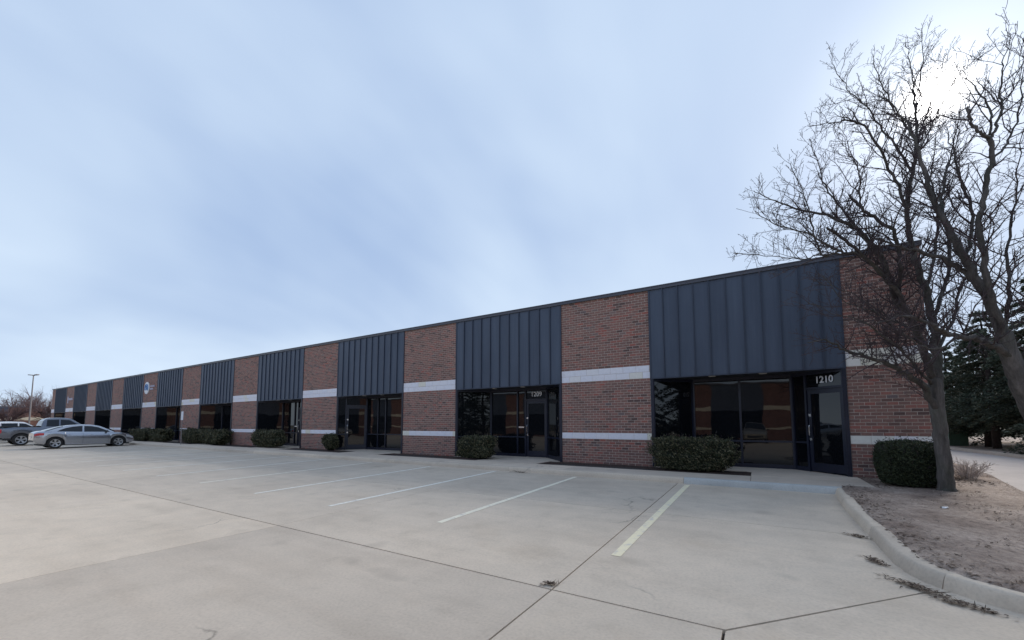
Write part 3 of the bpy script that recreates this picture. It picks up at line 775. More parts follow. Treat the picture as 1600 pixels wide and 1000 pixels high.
def bend(pts, rnd, n=4, amp=.02):
    """catmull-rom resample with small kinks"""
    o = []; P = [pts[0]]+pts+[pts[-1]]
    for i in range(1, len(P)-2):
        for k in range(n):
            t = k/n; a, b, c, d = P[i-1], P[i], P[i+1], P[i+2]
            q = .5*((2*b)+(c-a)*t+(2*a-5*b+4*c-d)*t*t+(3*b-a-3*c+d)*t**3)
            o.append(q+Vector((rnd.gauss(0,amp), rnd.gauss(0,amp), rnd.gauss(0,amp)))*(1 if i > 1 or k else 0))
    return o+[P[-2]]
def bare_tree(label, base, trunk, limbs, seed, spec, kr=(.70,.64)):
    rnd = random.Random(seed); root = thing('bare_tree', label, 'tree', base)
    inv = -Vector(base); KT, KL = kr
    tm = MB(); tp = bend([atd(*p[:3]) for p in trunk], rnd, 5, .006); 
    rs = [p[3]*KT for p in trunk]; rr = []
    for i in range(len(rs)-1): rr += [rs[i]+(rs[i+1]-rs[i])*k/5 for k in range(5)]
    rr.append(rs[-1]); tm.tube([p+inv for p in tp], rr, 14)
    # root flare
    b0 = tp[0]
    for k in range(6):
        a = k*1.05+rnd.random()*.4; e = b0+Vector((math.cos(a)*rr[0]*1.55, math.sin(a)*rr[0]*1.55, -.07)); tm.tube([b0+Vector((0,0,.42))+inv, b0+Vector((math.cos(a), math.sin(a), 0))*rr[0]*.62+Vector((0,0,.13))+inv, e+inv], [rr[0]*.45, rr[0]*.42, rr[0]*.2], 8)
    tm.build('trunk', M['trunkbark'], root, smooth=180)
    tw = MB()
    for lb in limbs:
        pts = bend([atd(*p[:3])+inv for p in lb], rnd, 5, .012); rs = [max(.005, p[3]*KL) for p in lb]; rr = []
        for i in range(len(rs)-1): rr += [rs[i]+(rs[i+1]-rs[i])*k/5 for k in range(5)]
        rr.append(rs[-1]); lm_ = MB(); lm_.tube(pts, rr, 9); lm_.build('limb', M['bark'], root, smooth=180)
        grow(tw, pts, rr, rnd, 0, spec)
    tw.build('twigs', M['twig'], root, smooth=180, kind='stuff')
    return root
D1 = 7.65
spec1 = [(.100, .35, 1.10, .0115, 5, .24, .08), (.070, .10, .40, .0066, 3, .22, .06), (.055, .025, .085, .0054, 1, .25, .1)]
t1 = bare_tree('bare pear tree rising in front of the right-hand brick corner', atd(1478,768,7.62), 
    [(1480,775,7.62,.185), (1476,735,7.63,.162), (1471,690,7.64,.150), (1466,650,7.66,.150), (1462,615,7.68,.165), (1461,590,7.7,.13)],
    [ # low left limb
     [(1467,655,7.67,.075),(1457,628,7.64,.09),(1440,600,7.55,.085),(1415,583,7.4,.07),(1385,568,7.25,.056),(1350,556,7.1,.044),(1318,547,7.0,.032),(1292,532,6.95,.02),(1262,535,6.9,.008)],
     # main leader up through the middle
     [(1463,605,7.68,.13),(1464,560,7.75,.12),(1458,510,7.85,.105),(1447,455,7.95,.092),(1430,405,8.0,.08),(1419,360,8.05,.07),(1418,315,8.1,.06),(1427,262,8.1,.05),(1432,205,8.15,.038),(1427,150,8.2,.024),(1423,105,8.2,.013),(1414,66,8.2,.005)],
     # second leader leaning left
     [(1457,590,7.7,.10),(1440,535,7.6,.095),(1415,490,7.5,.085),(1397,462,7.45,.078),(1385,420,7.4,.07),(1366,388,7.35,.06),(1340,360,7.3,.05),(1303,340,7.25,.036),(1247,326,7.2,.024),(1205,312,7.15,.013),(1178,298,7.1,.006)],
     [(1420,497,7.5,.06),(1390,440,7.2,.05),(1350,402,7.0,.042),(1315,372,6.85,.036),(1292,355,6.8,.028)],
     [(1400,468,7.45,.055),(1405,420,7.3,.05),(1400,368,7.2,.045),(1366,340,7.15,.04),(1345,325,7.1,.036),(1327,304,7.1,.030)],
     [(1346,326,7.1,.026),(1343,300,7.1,.022),(1343,268,7.1,.017),(1325,235,7.1,.009),(1310,215,7.1,.004)],
     [(1360,385,7.35,.03),(1330,345,7.5,.026),(1295,300,7.6,.02),(1278,255,7.7,.013),(1265,217,7.7,.005)],
     [(1385,425,7.4,.036),(1345,400,7.0,.03),(1312,392,6.8,.026),(1265,367,6.6,.02),(1215,352,6.5,.012),(1180,330,6.45,.005)],
     [(1325,395,6.9,.02),(1285,398,6.8,.018),(1250,405,6.7,.013),(1195,400,6.6,.008),(1150,396,6.5,.004)],
     [(1315,392,6.8,.028),(1285,398,6.85,.024),(1268,355,6.9,.02),(1256,305,6.95,.012),(1235,255,7.0,.005)],
     # upper left fan
     [(1419,350,8.05,.045),(1408,300,7.9,.04),(1385,255,7.8,.034),(1358,205,7.7,.028),(1330,188,7.7,.022),(1298,192,7.65,.014),(1262,197,7.6,.006)],
     [(1425,270,8.1,.036),(1408,240,8.0,.030),(1380,205,8.0,.024),(1352,165,7.95,.018),(1325,140,7.9,.011),(1303,102,7.9,.004)],
     [(1431,215,8.15,.03),(1410,190,8.3,.026),(1388,150,8.35,.02),(1372,120,8.4,.013),(1364,84,8.4,.005)],
     [(1429,180,8.15,.02),(1436,140,8.2,.016),(1442,95,8.2,.010),(1440,48,8.2,.004)],
     [(1430,225,8.15,.026),(1447,180,8.3,.02),(1463,135,8.4,.014),(1478,85,8.4,.006)],
     [(1428,250,8.1,.024),(1452,205,8.5,.02),(1470,165,8.6,.014),(1502,108,8.6,.005)],
     # right side of the crown
     [(1458,500,7.85,.055),(1478,440,8.1,.048),(1484,380,8.3,.04),(1470,320,8.4,.032),(1480,260,8.5,.024),(1495,205,8.55,.014),(1500,160,8.6,.005)],
     [(1447,450,7.95,.045),(1462,390,8.2,.04),(1465,330,8.3,.032),(1455,280,8.35,.022),(1462,225,8.4,.012),(1468,190,8.4,.005)],
     [(1464,545,7.75,.05),(1490,500,8.0,.042),(1500,450,8.2,.034),(1520,400,8.4,.026),(1528,340,8.5,.016),(1545,285,8.5,.006)],
     [(1466,560,7.75,.04),(1430,520,8.1,.035),(1395,500,8.3,.03),(1350,470,8.4,.02),(1310,450,8.5,.010),(1270,440,8.5,.004)],
     [(1455,600,7.68,.04),(1420,560,7.3,.034),(1385,530,7.0,.028),(1345,500,6.8,.018),(1300,490,6.7,.009),(1260,470,6.7,.004)],
     [(1440,535,7.6,.035),(1405,520,7.2,.028),(1370,490,6.9,.02),(1320,470,6.7,.011),(1285,430,6.6,.004)],
    ], 31, spec1)
spec2 = [(.120, .4, 1.15, .0115, 5, .20, .14), (.080, .10, .38, .0064, 3, .18, .08), (.065, .025, .085, .0052, 1, .22, .1)]
t2 = bare_tree('larger bare tree leaning in from the right edge of the picture', atd(1662,806,6.2),
    [(1664,812,6.2,.23), (1652,750,6.2,.205), (1634,690,6.2,.19), (1612,640,6.2,.185), (1595,600,6.2,.18), (1578,555,6.2,.165), (1566,520,6.2,.15)],
    [[(1572,540,6.2,.13),(1556,490,6.25,.115),(1533,445,6.35,.10),(1508,405,6.45,.088),(1484,362,6.55,.075),(1458,312,6.65,.062),(1441,262,6.75,.048),(1428,215,6.8,.034),(1405,175,6.9,.02),(1372,140,6.95,.008)],
     [(1572,540,6.2,.09),(1558,495,6.15,.08),(1543,440,6.1,.07),(1534,385,6.1,.062),(1532,335,6.1,.058),(1541,285,6.1,.054),(1551,240,6.1,.05),(1546,215,6.1,.045)],
     [(1546,217,6.1,.036),(1528,205,6.1,.034),(1517,188,6.1,.032),(1512,168,6.1,.03)],
     [(1547,215,6.1,.034),(1558,195,6.1,.03),(1564,165,6.1,.026),(1562,125,6.1,.018),(1570,90,6.1,.010),(1578,52,6.1,.004)],
     [(1546,210,6.1,.026),(1548,170,6.2,.022),(1530,145,6.3,.016),(1508,120,6.4,.009),(1497,105,6.4,.004)],
     [(1590,578,6.22,.06),(1577,556,6.18,.082),(1552,540,6.1,.078),(1528,530,6.05,.068),(1495,524,6.0,.056),(1466,514,5.95,.046),(1425,495,5.9,.03),(1385,500,5.85,.014),(1350,505,5.8,.005)],
     [(1536,450,6.35,.07),(1510,428,6.5,.062),(1480,408,6.6,.054),(1445,396,6.7,.044),(1405,385,6.8,.03),(1370,372,6.9,.016),(1335,345,6.9,.006)],
     [(1585,580,6.2,.06),(1572,520,6.4,.05),(1578,455,6.5,.04),(1572,395,6.6,.032),(1585,330,6.6,.024),(1590,270,6.6,.014),(1600,200,6.6,.005)],
     [(1592,600,6.2,.08),(1612,540,6.1,.07),(1632,470,6.0,.058),(1640,400,6.0,.046),(1632,330,6.0,.034),(1625,250,6.0,.02),(1610,160,6.0,.006)],
     [(1600,620,6.2,.07),(1640,560,6.4,.06),(1680,490,6.5,.05),(1700,400,6.6,.036),(1690,300,6.6,.02),(1680,200,6.6,.006)],
     [(1508,405,6.45,.045),(1520,350,6.6,.038),(1505,290,6.7,.03),(1490,240,6.8,.018),(1480,200,6.8,.006)],
     [(1548,250,6.1,.03),(1572,225,6.2,.026),(1590,180,6.25,.018),(1600,110,6.3,.008),(1598,60,6.3,.004)],
     [(1484,362,6.55,.04),(1470,320,6.9,.034),(1478,270,7.1,.024),(1492,230,7.2,.012),(1500,195,7.2,.004)],
     [(1495,525,6.0,.03),(1470,545,5.8,.024),(1440,540,5.7,.016),(1410,520,5.7,.006)],
    ], 47, spec2, (.64,.60))
# dry many-stemmed shrub by the drive
rnd = random.Random(8); sh = thing('dry_shrub', 'pale leafless many-stemmed shrub beside the drive behind the tree', 'shrub', (.62,.55,.25))
m = MB()
for k in range(34):
    a = rnd.uniform(0, 6.28); sp = rnd.uniform(.10, .48); p = Vector((math.cos(a)*.12*rnd.random(), math.sin(a)*.12*rnd.random(), 0)); d = Vector((math.cos(a)*sp, math.sin(a)*sp, rnd.uniform(.22,.46)))
    pts = [p, p+d*.35+Vector((0,0,.07)), p+d*.7+Vector((rnd.gauss(0,.03), rnd.gauss(0,.03), .05)), p+d]; rd = [.008,.0065,.005,.003]; m.tube(pts, rd, 4, cap=False)
    grow(m, pts, rd, rnd, 0, [(.07, .10, .26, .0045, 3, .2, .15), (.05, .04, .12, .0034, 2, .15, .1)])
m.build('stems', M['straw'], sh)
litter_m = MB(); rnd = random.Random(4)
for _ in range(900):
    x, y = .45+rnd.gauss(0,.26), .25+rnd.gauss(0,.5); z = .27+rnd.random()*.10*math.exp(-((x-.45)/.3)**2); an = rnd.uniform(0,6.28); l = rnd.uniform(.02,.05)
    if x > right_edge(y)-.05 or x < .03: continue
    t = Vector((math.cos(an), math.sin(an), rnd.uniform(-.4,.4)))*l; s = Vector((-math.sin(an), math.cos(an), 0))*l*.4; p = Vector((x, y, z)); litter_m.cur = rnd.random(); litter_m.face([p-t, p-s, p+t, p+s])
tag(litter_m.build('leaf_drift', M['dead_leaf'], kind='stuff'), 'reddish brown drift of fallen leaves under the dry shrub', 'leaves')

# ---------------------------------------------------------------- conifers across the drive
def far_strip():
    m = MB(); rows = []
    for y in (-16, -5, 10, 25, 45): rows.append([(5.95, y, gz(0, y)+.14), (13, y, gz(0, y)+.20), (40, y, gz(0, y)+.15)])
    m.grid(rows); m.f = [f[::-1] for f in m.f]; m.build('verge', M['dirt'], kind='structure')
    m = MB(); rows = []
    for y in (-16, -9.2, -2.25, 10, 25, 45):
        z = gz(0, y); rows.append([(5.79,y,z-.05),(5.80,y,z+.10),(5.83,y,z+.145),(5.98,y,z+.15),(5.99,y,z-.05)])
    m.grid(rows); m.f = [f[::-1] for f in m.f]; m.build('kerb_stone', M['kerb'], kerb, smooth=40)
far_strip()
def conifer(label, x, y, h, r, seed, lean=0, low=1.3):
    rnd = random.Random(seed); root = thing('pine_tree', label, 'tree', (x, y, .25), group='dark pines across the drive')
    m = MB(); m.tube([(0,0,-.1),(lean*.3,0,h*.4),(lean,0,h*.97)], [.17,.12,.02], 9); m.build('trunk', M['pinebark'], root, smooth=180)
    br = MB(); fo = MB(); z = low
    while z < h*.98:
        t = (z-low)/(h-low); rad = r*(1-t)**.75*(.75+.5*rnd.random())+.15
        for k in range(rnd.randint(4, 6)):
            a = rnd.uniform(0, 6.28); L_ = rad*rnd.uniform(.7,1.15); p = Vector((lean*z/h, 0, z)); dr = Vector((math.cos(a), math.sin(a), 0))
            pts = [p+dr*L_*s+Vector((0,0,(.16*s-.42*s*s)*L_)) for s in (0,.35,.7,1)]; br.tube(pts, [.03,.022,.013,.005], 4, cap=False)
            for _ in range(int(60+L_*120)):
                s = rnd.uniform(.15,1.05)**.8; q = p+dr*L_*s+Vector((0,0,(.16*s-.42*s*s)*L_))
                side = Vector((-dr.y, dr.x, 0))*rnd.gauss(0,.16)*L_*(1.1-.5*s); q = q+side+Vector((0,0,rnd.gauss(-.03,.06)))
                d = (dr*rnd.uniform(.2,1)+side.normalized()*rnd.uniform(0,.8)+Vector((0,0,rnd.uniform(-.5,.35)))).normalized(); l = rnd.uniform(.10,.20)
                sd_ = d.cross(Vector((rnd.gauss(0,1), rnd.gauss(0,1), rnd.gauss(0,1)))).normalized()*l*rnd.uniform(.12,.22); fo.cur = min(1, max(0, rnd.gauss(.4,.25)))
                fo.face([q-d*l*.5, q+sd_, q+d*l*.5, q-sd_])
        z += rnd.uniform(.24,.40)
    br.build('branches', M['pinebark'], root); fo.build('needles', M['pine_needle'], root); return root
conifer('dark pine across the drive, its trunk nearest the right edge', 7.6, 15.6, 8.5, 2.5, 1, .3, 1.5)
conifer('dark pine across the drive, second from the right edge', 7.2, 18.4, 7.6, 2.5, 2, -.2, 1.4)
conifer('dark pine across the drive, third from the right edge', 7.7, 20.8, 7.0, 2.5, 3, .1, 1.3)
conifer('dark pine across the drive, fourth from the right edge', 7.2, 24.2, 6.6, 2.5, 4, 0, 1.3)
conifer('dark pine across the drive, nearest the brick corner', 7.0, 29.5, 6.6, 2.7, 5, .2, 1.2)
conifer('tall dark pine set back behind the row across the drive', 10.3, 21.5, 7.5, 2.9, 6, 0, .9)
conifer('dark pine in the back row, far behind the utility box', 10.2, 27.5, 7.2, 3.0, 7, 0, .8)
conifer('dark pine in the back row, next to the right edge', 10.0, 16.8, 8.5, 3.0, 8, 0, 1.0)
conifer('farthest dark pine closing the row beside the brick corner', 9.2, 36.0, 8.2, 3.2, 9, 0, .8)
# pines beyond the frame that the angled glass mirrors
for k, (x, y, h) in enumerate([(8.4,11.5,8.5),(8.0,7.6,9),(8.6,3.6,8),(8.1,-.6,9),(8.6,-4.8,8.5),(9.5,-11.5,9.5),(10.5,-16.5,9),(12,-20.8,10)]):
    conifer(['farthest', 'second', 'middle', 'fourth', 'fifth', 'sixth', 'seventh', 'nearest'][k]+' off-frame pine mirrored in the angled shop glass', x, y, h, 2.7, 20+k, 0, .8)
ub = thing('utility_box', 'small green utility box between the pine trunks', 'utility box', (6.75,21.9,.25))
m = MB(); m.box((-.4,-.35,0),(.4,.35,.85)); m.build('cabinet', M['greenbox'], ub); m = MB(); m.box((-.43,-.38,.85),(.43,.38,.91)); m.build('lid', M['greenbox'], ub)

# ---------------------------------------------------------------- vehicles
def interp(tbl, x):
    for (xa, ya), (xb, yb) in zip(tbl[:-1], tbl[1:]):
        if x <= xb: 
            t = max(0, (x-xa)/(xb-xa)); return ya+(yb-ya)*t
    return tbl[-1][1]
def sm(tbl, x, r=.10): return (interp(tbl, x-r)+2*interp(tbl, x)+interp(tbl, x+r))/4
def vehicle(name, label, cat, loc, rz, S, group=None):
    root = thing(name, label, cat, loc, rz, group); Ln, W2 = S['len'], S['hw']; paint = M[S['paint']]
    ya, yb = S['wheels']; RA, zc, rock = S['arch'], S['wr'], S['rock']
    def zlow(y):
        z = interp(S['under'], y)
        for yw in (ya, yb):
            if abs(y-yw) < RA: z = max(z, zc+math.sqrt(RA*RA-(y-yw)**2))
        return z
    def hw(y): 
        t = abs(y)/(Ln/2); return W2*(1-.22*max(0, t-.62)**2/.1444*1.0)
    ysn = sorted(set([-Ln/2+Ln*i/64 for i in range(65)]+[yw+RA*math.cos(a*math.pi/14)*.9999 for yw in (ya, yb) for a in range(15)]))
    rows = []
    for y in ysn:
        h_, zl, zt = hw(y), zlow(y), sm(S['top'], y); H = max(.02, zt-zl)
        half = [(0,zl),(.72*h_,zl),(.95*h_,zl+.008),(.985*h_,zl+.15*H),(1.0*h_,zl+.42*H),(1.0*h_,zl+.62*H),(.985*h_,zl+.80*H),(.955*h_,zl+.93*H),(.90*h_,zt-.012),(.80*h_,zt+.004),(.4*h_,zt+.022),(0,zt+.028)]
        rows.append([(x, y, z) for x, z in half]+[(-x, y, z) for x, z in reversed(half[1:-1])])
    m = MB(); m.grid(rows, closed=True); m.face(rows[0]); m.face(rows[-1][::-1]); m.f = [f[::-1] for f in m.f]
    m.build('body', paint, root, smooth=42)
    # dark wheel wells / floor
    m = MB(); m.box((-W2*.9,-Ln/2+.25,rock-.02), (W2*.9,Ln/2-.25,rock+.06)); 
    for yw in (ya, yb): m.box((-W2*.80,yw-RA,rock), (W2*.80,yw+RA,zc+RA+.02))
    m.build('underbody', M['blackplastic'], root)
    # cabin
    g0, g1 = S['cabin'][0][0], S['cabin'][-1][0]; zR = max(z for _, z in S['cabin']); zb = S['belt']; rw = S['roofw']
    X = lambda z, y: hw(y)*.93+(W2*rw-hw(y)*.93)*min(1, max(0, (z-zb)/(zR-zb)))
    rows = []
    for i in range(33):
        y = g0+(g1-g0)*i/32; zr = sm(S['cabin'], y, .07); zr = max(zr, zb-.02); zs = max(zb-.05, zr-.06)
        half = [(X(zb,y), zb-.06), (X(zb,y), zb), (X((zb+zs)/2,y), (zb+zs)/2), (X(zs,y), zs), (X(zs,y)-.05, zr-.015), (X(zs,y)*.55, zr+.012), (0, zr+.02)]
        rows.append([(x, y, z) for x, z in half]+[(-x, y, z) for x, z in reversed(half[:-1])])
    m = MB(); m.grid(rows); m.f = [f[::-1] for f in m.f]; cab = m.build('cabin', paint, root, smooth=50)
    for poly in S['windows']:
        for s in (-1, 1):
            m = MB(); pts = [(s*(X(z,y)+.008), y, z) for y, z in poly]; m.face(pts if s > 0 else pts[::-1]); m.build('side_window', M['carglass'], cab)
    for nm, (yA, yB) in (('windshield', S['ws']), ('rear_window', S['rw'])):
        m = MB(); rows = []
        for i in range(7):
            y = yA+(yB-yA)*i/6; zr = sm(S['cabin'], y, .07); zs = max(zb-.05, zr-.06); xx = X(zs, y)-.07
            rows.append([(xx*f, y, zr+(.012 if abs(f) > .7 else .026)+.006) for f in (-1,-.55,0,.55,1)])
        m.grid(rows); m.f = m.f if yA > yB else [f[::-1] for f in m.f]; m.build(nm, M['carglass'], cab, smooth=180)
    # wheels
    wr = S['wr']
    for yw in (ya, yb):
        for s in (-1, 1):
            wo = link('wheel', None, root); wo.location = (s*(W2-.13), yw, wr); wo.rotation_euler = (0, 0, 0 if s > 0 else math.pi); wo.empty_display_size = .2
            prof = [(-.10,wr*.66),(-.11,wr*.9),(-.07,wr*.99),(.07,wr*.99),(.11,wr*.9),(.105,wr*.68),(.06,wr*.66)]
            m = MB(); m.grid([[(x, r*math.cos(a*2*math.pi/28), r*math.sin(a*2*math.pi/28)) for a in range(28)] for x, r in prof], closed=True); m.f = [f[::-1] for f in m.f]; m.build('tyre', M['tyre'], wo, smooth=45)
            m = MB(); m.grid([[(x, r*math.cos(a*2*math.pi/28), r*math.sin(a*2*math.pi/28)) for a in range(28)] for x, r in ((.09,wr*.68),(.085,wr*.60),(.03,wr*.57))], closed=True)
            m.face([(.0, wr*.58*math.cos(a*2*math.pi/28), wr*.58*math.sin(a*2*math.pi/28)) for a in range(28)])
            for a in range(5):
                an = a*2*math.pi/5+.3
                for da in (-.13, .13): m.bar((.06, wr*.10*math.cos(an), wr*.10*math.sin(an)), (.075, wr*.62*math.cos(an+da), wr*.62*math.sin(an+da)), (1,0,0), .055, .05)
            m.tube([(.03,0,0),(.085,0,0)], [wr*.17,wr*.15], 12); m.build('rim', M['rim'], wo)
            m = MB(); m.tube([(.004,0,0),(.012,0,0)], [wr*.56]*2, 20); m.build('wheel_shade_disc', M['blackplastic'], wo)  # black disc behind the spokes, standing for the shade inside the rim
    def onbody(y, f):        # side surface point at height fraction
        h_, zl, zt = hw(y), interp(S['under'], y), sm(S['top'], y); return h_, zl+f*(zt-zl)
    for s in (-1, 1):
        for nm, ym, key in (('headlight', 'headlight', 'hl'), ('taillight', 'taillight', 'tl')):
            y0, y1, f0, f1 = S[key]; m = MB(); rows = []
            for i in range(5):
                y = y0+(y1-y0)*i/4; h0, z0 = onbody(y, f0); h1, z1 = onbody(y, f1); zm = (z0+z1)/2; tp = 1-.35*i/4
                rows.append([(s*(h0*1.004+.004), y, zm-(zm-z0)*tp), (s*(h0*1.006+.006), y, zm), (s*(h1*.992+.004), y, zm+(z1-zm)*tp)])
            m.grid(rows)
            # wrap round the end
            yy = y0; h0, z0 = onbody(yy, f0); h1, z1 = onbody(yy, f1); e = -.012 if key == 'tl' else .012
            m.face([(s*(h0+.004), yy, z0), (s*(h1+.002), yy, z1), (s*h1*.62, yy+e, z1-.01), (s*h0*.66, yy+e, z0+.01)])
            m.build(nm, M[nm], root)
        yv = S['mirror']; m = MB(); bx = hw(yv)*.93
        bm = bmesh.new(); bmesh.ops.create_icosphere(bm, subdivisions=2, radius=1)
        m.raw([(s*(bx+.10)+v.co.x*.10, yv+v.co.y*.06, zb+.07+v.co.z*.07) for v in bm.verts], [[v.index for v in f.verts] for f in bm.faces]); bm.free()
        m.tube([(s*(bx-.02), yv, zb+.03), (s*(bx+.08), yv, zb+.05)], [.025,.03], 6); m.build('side_mirror', M[S.get('mirpaint','blackplastic')], root, smooth=180)
        for yh in S['handles']:
            h_, z_ = onbody(yh, .78); m = MB(); m.tube([(s*(h_*.985), yh-.10, z_), (s*(h_*.985+.028), yh-.07, z_+.004), (s*(h_*.985+.028), yh+.07, z_+.004), (s*(h_*.985), yh+.10, z_)], [.014]*4, 6); m.build('door_handle', M[S.get('handlemat','chrome')], root)
        for yd in S['doors']:
            m = MB(); pts = []
            for f in (.06,.2,.42,.62,.80,.95):
                h_, z_ = onbody(yd, f); k = {.06:.97,.2:.99,.42:1.0,.62:1.0,.80:.985,.95:.945}[f]; pts.append((s*(h_*k+.001), yd, z_))
            m.tube(pts, [.005]*6, 4); m.build('door_gap', M['blackplastic'], root)
        m = MB(); m.bar((s*(W2*.985), ya+RA+.05, rock+.05), (s*(W2*.985), yb-RA-.05, rock+.05), (1,0,0), .05, .03); m.build('rocker_trim', M[S.get('rocker','blackplastic')], root)
    # ends
    yF, yR = Ln/2, -Ln/2; zf = (interp(S['under'], yF)+sm(S['top'], yF))/2; zr_ = (interp(S['under'], yR)+sm(S['top'], yR))/2
    m = MB(); m.box((-.55,yF-.01,zf-.10), (.55,yF+.012,zf+.06)); m.build('grille', M['blackplastic'], root)
    m = MB(); m.box((-.16,yR-.014,zr_-.02), (.16,yR+.01,zr_+.09)); m.build('licence_plate', M['plate'], root)
    m = MB(); m.box((-W2*.62,yR-.012,zr_-.26), (W2*.62,yR+.02,zr_-.16)); m.build('bumper_insert', M['blackplastic'], root)
    if S.get('bed'):
        y0, y1 = S['bed']; zt = S['belt']; m = MB(); m.box((-W2*.78,y0,zt+.02), (W2*.78,y1,zt+.045)); m.build('bed_floor', M['blackplastic'], root)
        for s in (-1, 1):
            m = MB(); m.bar((s*W2*.86, y0-.04, zt+.05), (s*W2*.86, y1+.05, zt+.05), (0,0,1), .10, .07); m.build('bed_rail', M['blackplastic'], root)
        m = MB(); m.box((-W2*.84,y0-.10,zt-.02), (W2*.84,y0-.03,zt+.08)); m.build('tailgate', paint, root)
    return root
SEDAN = dict(len=4.84, hw=.915, paint='paint_silver', wheels=(-1.42,1.40), arch=.385, wr=.335, rock=.20,
    under=[(-2.42,.42),(-2.2,.30),(-1.8,.22),(1.8,.20),(2.2,.23),(2.42,.34)],
    top=[(-2.42,.88),(-2.32,1.02),(-1.9,1.06),(-1.2,1.02),(.2,.985),(1.0,.965),(1.5,.935),(2.05,.85),(2.30,.75),(2.42,.60)],
    belt=.96, cabin=[(-2.02,1.01),(-1.35,1.27),(-.85,1.40),(-.25,1.455),(.25,1.43),(.62,1.33),(1.28,.95)], roofw=.66,
    windows=[[(-1.38,1.04),(-1.28,1.11),(-1.0,1.245),(-.70,1.325),(-.36,1.365),(-.28,1.365),(-.30,1.01)],[(-.22,1.01),(-.20,1.365),(.12,1.355),(.42,1.285),(.98,1.0),(.92,.985)]],
    ws=(.62,1.22), rw=(-1.93,-1.10), hl=(2.36,1.86,.62,.92), tl=(-2.40,-1.98,.66,.90), mirror=.80, handles=(-.95,.02), doors=(-1.15,-.26,.90), rocker='chrome')
def rescale(S, kf, kb):
    ya, yb = S['wheels']; f = lambda y: yb+(y-yb)*kf if y > yb else (ya+(y-ya)*kb if y < ya else y)
    e0, e1 = f(-S['len']/2), f(S['len']/2); off = -(e0+e1)/2; g = lambda y: f(y)+off
    T = dict(S); T['len'] = e1-e0; T['wheels'] = (g(ya), g(yb)); T['mirror'] = g(S['mirror'])
    for k in ('under','top','cabin'): T[k] = [(g(a), b) for a, b in S[k]]
    T['windows'] = [[(g(a), b) for a, b in w_] for w_ in S['windows']]
    for k in ('ws','rw','handles','doors'): T[k] = tuple(g(a) for a in S[k])
    for k in ('hl','tl'): T[k] = (g(S[k][0]), g(S[k][1]), S[k][2], S[k][3])
    return T, off
SEDAN, soff = rescale(SEDAN, .78, .86)
TRUCK = dict(len=5.85, hw=1.0, paint='paint_grey', wheels=(-1.86,1.83), arch=.47, wr=.405, rock=.40,
    under=[(-2.93,.62),(-2.6,.50),(2.4,.42),(2.93,.46)],
    top=[(-2.93,1.24),(-2.85,1.30),(-.8,1.30),(1.2,1.27),(1.5,1.24),(2.6,1.16),(2.86,1.05),(2.93,.95)],
    belt=1.26, cabin=[(-.98,1.27),(-.88,1.80),(-.6,1.93),(.0,1.96),(.5,1.92),(1.38,1.25)], roofw=.74,
    windows=[[(-.74,1.33),(-.70,1.80),(-.12,1.83),(-.12,1.33)],[(-.04,1.33),(-.04,1.83),(.42,1.79),(.98,1.38),(.98,1.33)]],
    ws=(.56,1.32), rw=(-.975,-.885), hl=(2.90,2.55,.58,.90), tl=(-2.92,-2.74,.35,.85), mirror=.95, handles=(-.60,.12), doors=(-.86,-.08,1.06), bed=(-2.80,-1.05))
SUV = dict(len=4.65, hw=.92, paint='paint_white', wheels=(-1.35,1.35), arch=.41, wr=.36, rock=.28,
    under=[(-2.33,.45),(-2.0,.30),(1.9,.28),(2.33,.40)], top=[(-2.33,1.02),(-2.2,1.10),(.9,1.06),(1.4,1.02),(2.0,.92),(2.33,.72)],
    belt=1.05, cabin=[(-2.26,1.06),(-2.05,1.45),(-1.7,1.64),(-.6,1.70),(.2,1.67),(1.1,1.05)], roofw=.70,
    windows=[[(-1.85,1.12),(-1.72,1.48),(-1.10,1.56),(-1.08,1.12)],[(-1.02,1.12),(-1.04,1.56),(-.20,1.58),(-.18,1.12)],[(-.11,1.12),(-.12,1.58),(.22,1.54),(.80,1.14),(.78,1.12)]],
    ws=(.26,1.04), rw=(-2.24,-1.98), hl=(2.28,1.86,.60,.92), tl=(-2.31,-2.08,.55,.92), mirror=.68, handles=(-.75,.10), doors=(-1.05,-.15,.86))
vehicle('sedan', 'silver four-door sedan parked nose-in, nearest of the parked cars', 'car', (-40.7,-4.62-soff,.075), R(-1.0), SEDAN)
vehicle('pickup_truck', 'dark grey crew cab pickup truck parked beyond the silver sedan', 'truck', (-48.2,-4.45,.065), R(-1), TRUCK)
wc = dict(SUV); vehicle('parked_car', 'white car at the left edge, just beyond the pickup truck', 'car', (-55.4,-5.3,.06), 0, wc)
ws_ = dict(SEDAN); ws_['paint'] = 'paint_white'; vehicle('parked_car', 'white sedan farthest along the row, mostly hidden behind the pickup', 'car', (-61.0,-5.2,.06), 0, ws_)
tn = dict(SUV); tn['paint'] = 'paint_tan'; vehicle('parked_car', 'tan car behind the camera, mirrored in the glass of unit 1210', 'car', (-3.6,-26.3,0), 0, tn)
vehicle('parked_car', 'white car half hidden behind the pine trunks at the right edge', 'car', (12.2,22.6,.15), R(80), wc)

